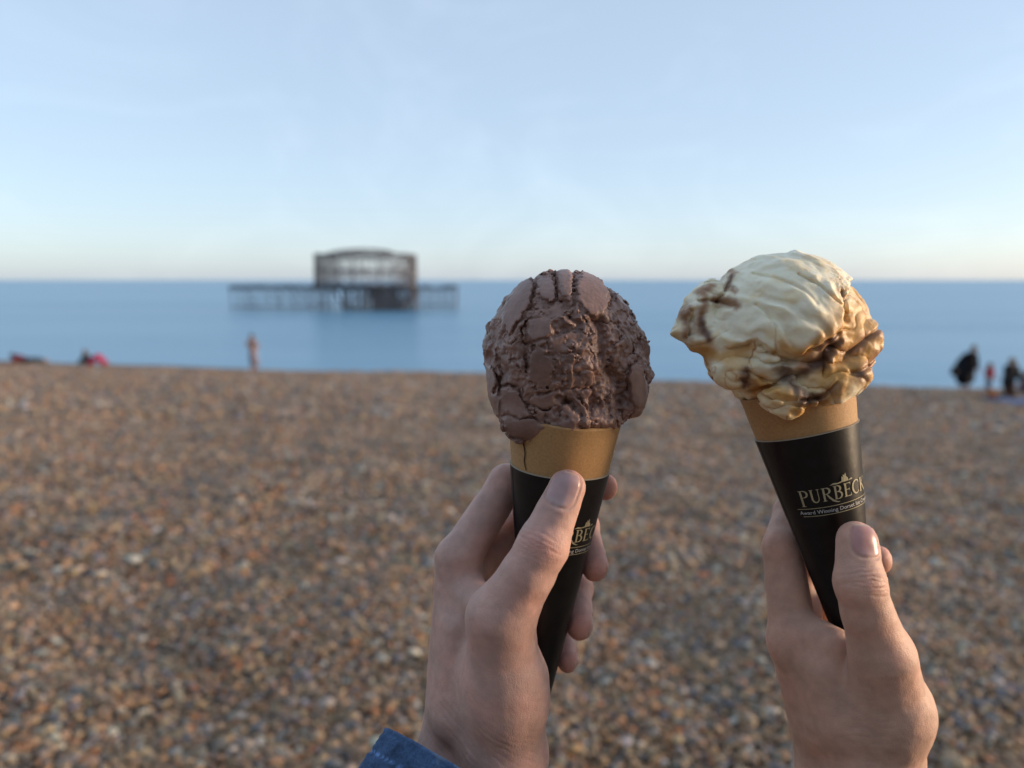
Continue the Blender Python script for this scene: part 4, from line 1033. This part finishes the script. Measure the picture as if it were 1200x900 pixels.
    for c_, rad_, am in S.get('wrist_lines', []):
        c3 = CP(*c_); w_ = np.exp(-(np.linalg.norm(P-c3, axis=1)/rad_)**2); dirn = unit(S['wl_dir'])
        ph = (P@dirn)*1.9 + 2.2*perlin(P, 0.09, 7.0) + 0.8*perlin(P, 0.35, 1.0)
        dsp = dsp - am*w_*np.maximum(np.sin(ph), 0)**3*np.clip(0.5+perlin(P, 0.12, 60.0), 0, 1)
    V = V + Nn*dsp[:, None]
    base_c, red_c = np.array(tone[0]), np.array(tone[1])
    mot = 0.5+0.9*fbm(P, 0.05, 3, 30.0)
    Cc = base_c*(1+0.16*(mot-0.5))[:, None]
    w_ = np.clip(red+0.24*np.clip(mot-0.2, 0, 1), 0, 1)[:, None]; Cc = Cc*(1-w_)+red_c*w_
    Cc = np.where(nail[:, None] > 0.02, Cc*(1-nail[:, None])+nailcol*nail[:, None], Cc)
    W = c2w(V); org = c2w(CP(*base_px))
    me = np_mesh('hand', W-org, Q, {'col': ('FLOAT_COLOR', np.concatenate([np.clip(Cc, 0.01, 0.9), np.ones((len(P), 1))], 1)), 'nail': ('FLOAT', nail)})
    o = obj('hand', me, make_skin('skin'), None); o.location = org
    tag(o, label, 'hand', group)
    return o, org

LEFT = dict(
    cone=((656, 546, .385), (620, 915, .411)),
    extent=[(470, 900, .40), (640, 960, .36), (560, 960, .34), (560, 930, .43)],
    palm=[((537, 655, .392), (533, 880, .400), 11.0, 17.5, 0), ((545, 672, .408), (550, 885, .408), 11.0, 16, 8), ((556, 694, .424), (560, 890, .414), 10.5, 15, 8), ((572, 722, .436), (575, 890, .416), 10, 15, 8),
          ((548, 735, .383), (550, 830, .384), 14, 19, 9), ((592, 800, .364), (592, 885, .374), 17.5, 19.5, 9), ((590, 885, .374), (582, 985, .365), 19.5, 20, 9), ((533, 880, .400), (500, 960, .372), 17.5, 19, 9), ((560, 890, .405), (530, 985, .375), 19, 21, 9),
          ((547, 690, .386), (578, 722, .366), 8.5, 9.5, 7)],
    chains=[
        dict(pts=[(592, 815, .364, 17.5), (587, 724, .352, 15.8), (617, 675, .347, 11.9), (636, 640, .3455, 11.5), (664, 572, .350, 8.6)], k=15.0, reach=52, flat=0.86, tipred=0.35,
             nail=dict(n=(-0.30, 0.15, 1.0), w=16.5, l=16.5, end=7.0, c=(0.46, 0.29, 0.275), tipc=(0.47, 0.33, 0.29), wr=((-6.0, .25, 7), (-4.2, .42, 7), (-2.6, .55, 8), (-0.9, .62, 9), (0.8, .60, 9), (2.6, .45, 8), (4.8, .3, 7)))),
        dict(pts=[(537, 655, .392, 11.0), (594, 566, .412, 9.8), (668, 556, .420, 8.2), (708, 570, .409, 7.2)], k=5.0, nail=dict(w=10, l=11, end=5.5, c=(0.52, 0.30, 0.26))),
        dict(pts=[(545, 672, .408, 11.0), (612, 612, .428, 9.6), (684, 616, .418, 8.2), (697, 664, .399, 7.6)], k=5.0, nail=dict(w=10.5, l=11.5, end=5.5, c=(0.52, 0.30, 0.26))),
        dict(pts=[(556, 694, .424, 10.5), (618, 680, .438, 9.2), (678, 690, .423, 8.0), (679, 733, .402, 7.6)], k=5.0, nail=dict(w=10.5, l=11.5, end=5.5, c=(0.52, 0.30, 0.26))),
        dict(pts=[(572, 722, .436, 9.8), (620, 735, .443, 8.2), (661, 748, .427, 7.0), (665, 774, .408, 6.3)], k=5.0, nail=dict(w=9, l=10, end=5.0, c=(0.52, 0.30, 0.26)))],
    wrist_lines=[((575, 870, .355), 26, 0.30), ((530, 860, .375), 22, 0.22)], wl_dir=(0.55, 0.8, 0.1))
RIGHT = dict(
    cone=((944, 503, .385), (1036, 893, .387)),
    extent=[(930, 900, .40), (1080, 960, .36), (1010, 1030, .36), (1010, 930, .43)],
    palm=[((930, 752, .392), (976, 900, .403), 12.0, 16.5, 0), ((940, 768, .408), (985, 905, .410), 11.5, 16, 8), ((952, 792, .424), (1000, 905, .414), 10.5, 15, 8), ((968, 816, .436), (1010, 910, .414), 10, 14, 8),
          ((962, 775, .383), (985, 850, .384), 13, 18, 9), ((1042, 833, .366), (1025, 905, .376), 18.5, 20, 9), ((1025, 905, .376), (1015, 1030, .365), 20, 20, 9), ((976, 900, .403), (975, 1030, .375), 17, 20, 9), ((1000, 905, .405), (995, 1040, .375), 19, 22, 9),
          ((942, 738, .388), (978, 756, .374), 9.0, 8.5, 6), ((975, 790, .374), (990, 840, .374), 11, 15, 8)],
    chains=[
        dict(pts=[(1042, 835, .366, 18.5), (1034, 768, .353, 14.2), (1016, 718, .348, 10.9), (1008, 683, .346, 11.3), (1004, 636, .351, 9.6)], k=9.0, reach=42, flat=0.84, tipred=0.3,
             nail=dict(n=(0.20, 0.12, 1.0), w=17.5, l=15.0, end=8.0, c=(0.48, 0.25, 0.22), tipc=(0.55, 0.40, 0.29), wr=((-6.2, .4, 8), (-4.6, .45, 8), (-2.8, .8, 9), (-1.2, .4, 8), (0.4, .7, 9), (2.0, .6, 8), (4.2, .7, 9), (6.4, .4, 8)))),
        dict(pts=[(930, 752, .392, 12.0), (917, 642, .404, 10.0), (926, 600, .422, 8.8), (962, 592, .424, 7.6)], k=6.0, nail=dict(w=10, l=11, end=5.5, c=(0.52, 0.30, 0.26))),
        dict(pts=[(940, 768, .408, 11.5), (938, 668, .424, 9.6), (992, 646, .414, 8.2), (1028, 656, .398, 7.4)], k=5.0, nail=dict(w=10, l=11, end=5.5, c=(0.52, 0.30, 0.26))),
        dict(pts=[(952, 792, .424, 10.5), (955, 715, .438, 9.0), (1000, 700, .418, 7.8), (1021, 714, .399, 7.2)], k=5.0, nail=dict(w=10, l=11, end=5.5, c=(0.52, 0.30, 0.26))),
        dict(pts=[(968, 816, .436, 9.8), (972, 760, .442, 8.0), (1010, 752, .420, 6.9), (1026, 766, .402, 6.2)], k=5.0, nail=dict(w=9, l=10, end=5.0, c=(0.52, 0.30, 0.26)))],
    wrist_lines=[((1065, 800, .35), 20, 0.22), ((1010, 890, .355), 26, 0.14)], wl_dir=(-0.5, 0.85, 0.1))
GH = 'hands holding up ice creams'
handL, oL = build_hand('left hand from a blue denim cuff gripping the chocolate ice cream cone', LEFT, ML, None, ((0.53, 0.33, 0.27), (0.60, 0.26, 0.20)), GH, (560, 905, .39))
handR, oR = build_hand('bare-wristed left hand gripping the caramel rippled ice cream cone', RIGHT, MR, None, ((0.56, 0.35, 0.26), (0.60, 0.265, 0.19)), GH, (1000, 905, .39))

# sleeves: a denim cuff and forearm; built as a tube with rolled hem, folds and seam stitching
def denim():
    m = bpy.data.materials.new('denim'); m.use_nodes = True
    N, L = m.node_tree.nodes, m.node_tree.links; b = N['Principled BSDF']; b.inputs['Roughness'].default_value = 0.9; b.inputs['Specular IOR Level'].default_value = 0.15
    a = N.new('ShaderNodeAttribute'); a.attribute_name = 'col'
    tcn = N.new('ShaderNodeTexCoord')
    w = N.new('ShaderNodeTexWave'); w.inputs['Scale'].default_value = 700; w.inputs['Distortion'].default_value = 1.5; w.inputs['Detail'].default_value = 2
    nz = N.new('ShaderNodeTexNoise'); nz.inputs['Scale'].default_value = 800; nz.inputs['Detail'].default_value = 4
    L.new(tcn.outputs['Object'], w.inputs['Vector']); L.new(tcn.outputs['Object'], nz.inputs['Vector'])
    ad = N.new('ShaderNodeMath'); ad.operation = 'ADD'; L.new(w.outputs['Fac'], ad.inputs[0]); L.new(nz.outputs['Fac'], ad.inputs[1])
    mr = N.new('ShaderNodeMapRange'); mr.inputs['From Min'].default_value = 0.55; mr.inputs['From Max'].default_value = 1.35; mr.inputs['To Min'].default_value = 0.25; mr.inputs['To Max'].default_value = 1.9
    L.new(ad.outputs[0], mr.inputs['Value'])
    mx = N.new('ShaderNodeMixRGB'); mx.blend_type = 'MULTIPLY'; mx.inputs['Fac'].default_value = 1
    L.new(a.outputs['Color'], mx.inputs['Color1']); L.new(mr.outputs['Result'], mx.inputs['Color2']); L.new(mx.outputs['Color'], b.inputs['Base Color'])
    bn = N.new('ShaderNodeBump'); bn.inputs['Distance'].default_value = 0.0006; bn.inputs['Strength'].default_value = 0.6; L.new(ad.outputs[0], bn.inputs['Height']); L.new(bn.outputs['Normal'], b.inputs['Normal'])
    return m
def sleeve(hand, org, hem, direction, r0, r1, length, flat, colour, m):
    c = CP(*hem); d = unit(direction); e1 = unit(np.cross(d, (0, 0, 1.0))); e2 = np.cross(d, e1)
    ns, na = 150, 140; V = []; Cl = []
    T_ = np.concatenate([np.linspace(6, 0, 8), np.linspace(0, length, ns)]); inner = np.concatenate([np.ones(8), np.zeros(ns)])
    for t, inn in zip(T_, inner):
        an = np.linspace(0, 2*math.pi, na, endpoint=False); r = r0+(r1-r0)*min(t/60, 1) - 2.2*inn
        hemb = 1.1*math.exp(-(max(t-6, 0)/5.0)**2)*(1-inn) - 0.9*math.exp(-((t-12.5)/1.2)**2)*(1-inn) - 0.7*math.exp(-((t-2.8)/0.7)**2)*(1-inn)
        p3 = np.stack([np.cos(an)*r*0.9, np.sin(an)*r*0.9, np.full(na, t*1.6)], 1).astype(np.float32)
        fold = (3.2*min(t/20, 1)*perlin(p3, 0.06, 8.0)+1.5*perlin(p3, 0.16, 3.0)+0.5*perlin(p3, 0.5, 6.0))
        rr = r+hemb+fold
        V.append(c + d*t + np.outer(np.cos(an)*rr, e1) + np.outer(np.sin(an)*rr*flat, e2))
        st = 1.0 + 1.7*(math.exp(-((t-2.4)/0.5)**2)+math.exp(-((t-12.2)/0.6)**2))*(np.sin(an*60) > -0.3) + 0.45*math.exp(-(t/0.8)**2)
        st = st*(1-0.45*np.clip(perlin(p3, 0.25, 4.), 0, 1))
        for a0 in (0.35, 1.05, 1.6, 2.15, 2.75, 3.3, 3.85, 4.4, 5.0, 5.7):          # puckers along the hem
            st = st*(1-0.5*np.exp(-((an-a0)/0.055)**2)*math.exp(-((t-7)/6.0)**2))
        st = st*(1+0.5*np.clip(perlin(p3, 0.11, 14.), 0, 1))
        Cl.append(np.array(colour)*st[:, None])
    V = np.concatenate(V); Cl = np.concatenate(Cl); i = np.arange(len(V)).reshape(-1, na); j = np.roll(i, -1, 1)
    Q = np.stack([i[:-1], i[1:], j[1:], j[:-1]], -1).reshape(-1, 4)
    return obj('sleeve', np_mesh('sleeve', c2w(V)-org, Q, {'col': ('FLOAT_COLOR', np.concatenate([Cl, np.ones((len(Cl), 1))], 1))}), m, hand)
md_ = denim()
s1 = sleeve(handL, oL, (549, 914, .380), (-0.47, -0.74, 0.47), 47, 53, 230, 0.9, (0.055, 0.10, 0.19), md_)
s1['label'] = 'faded blue denim cuff with a stitched hem'
s2 = sleeve(handR, oR, (1003, 1010, .372), (0.02, -0.86, 0.50), 31, 38, 230, 0.86, (0.10, 0.10, 0.11), md_)
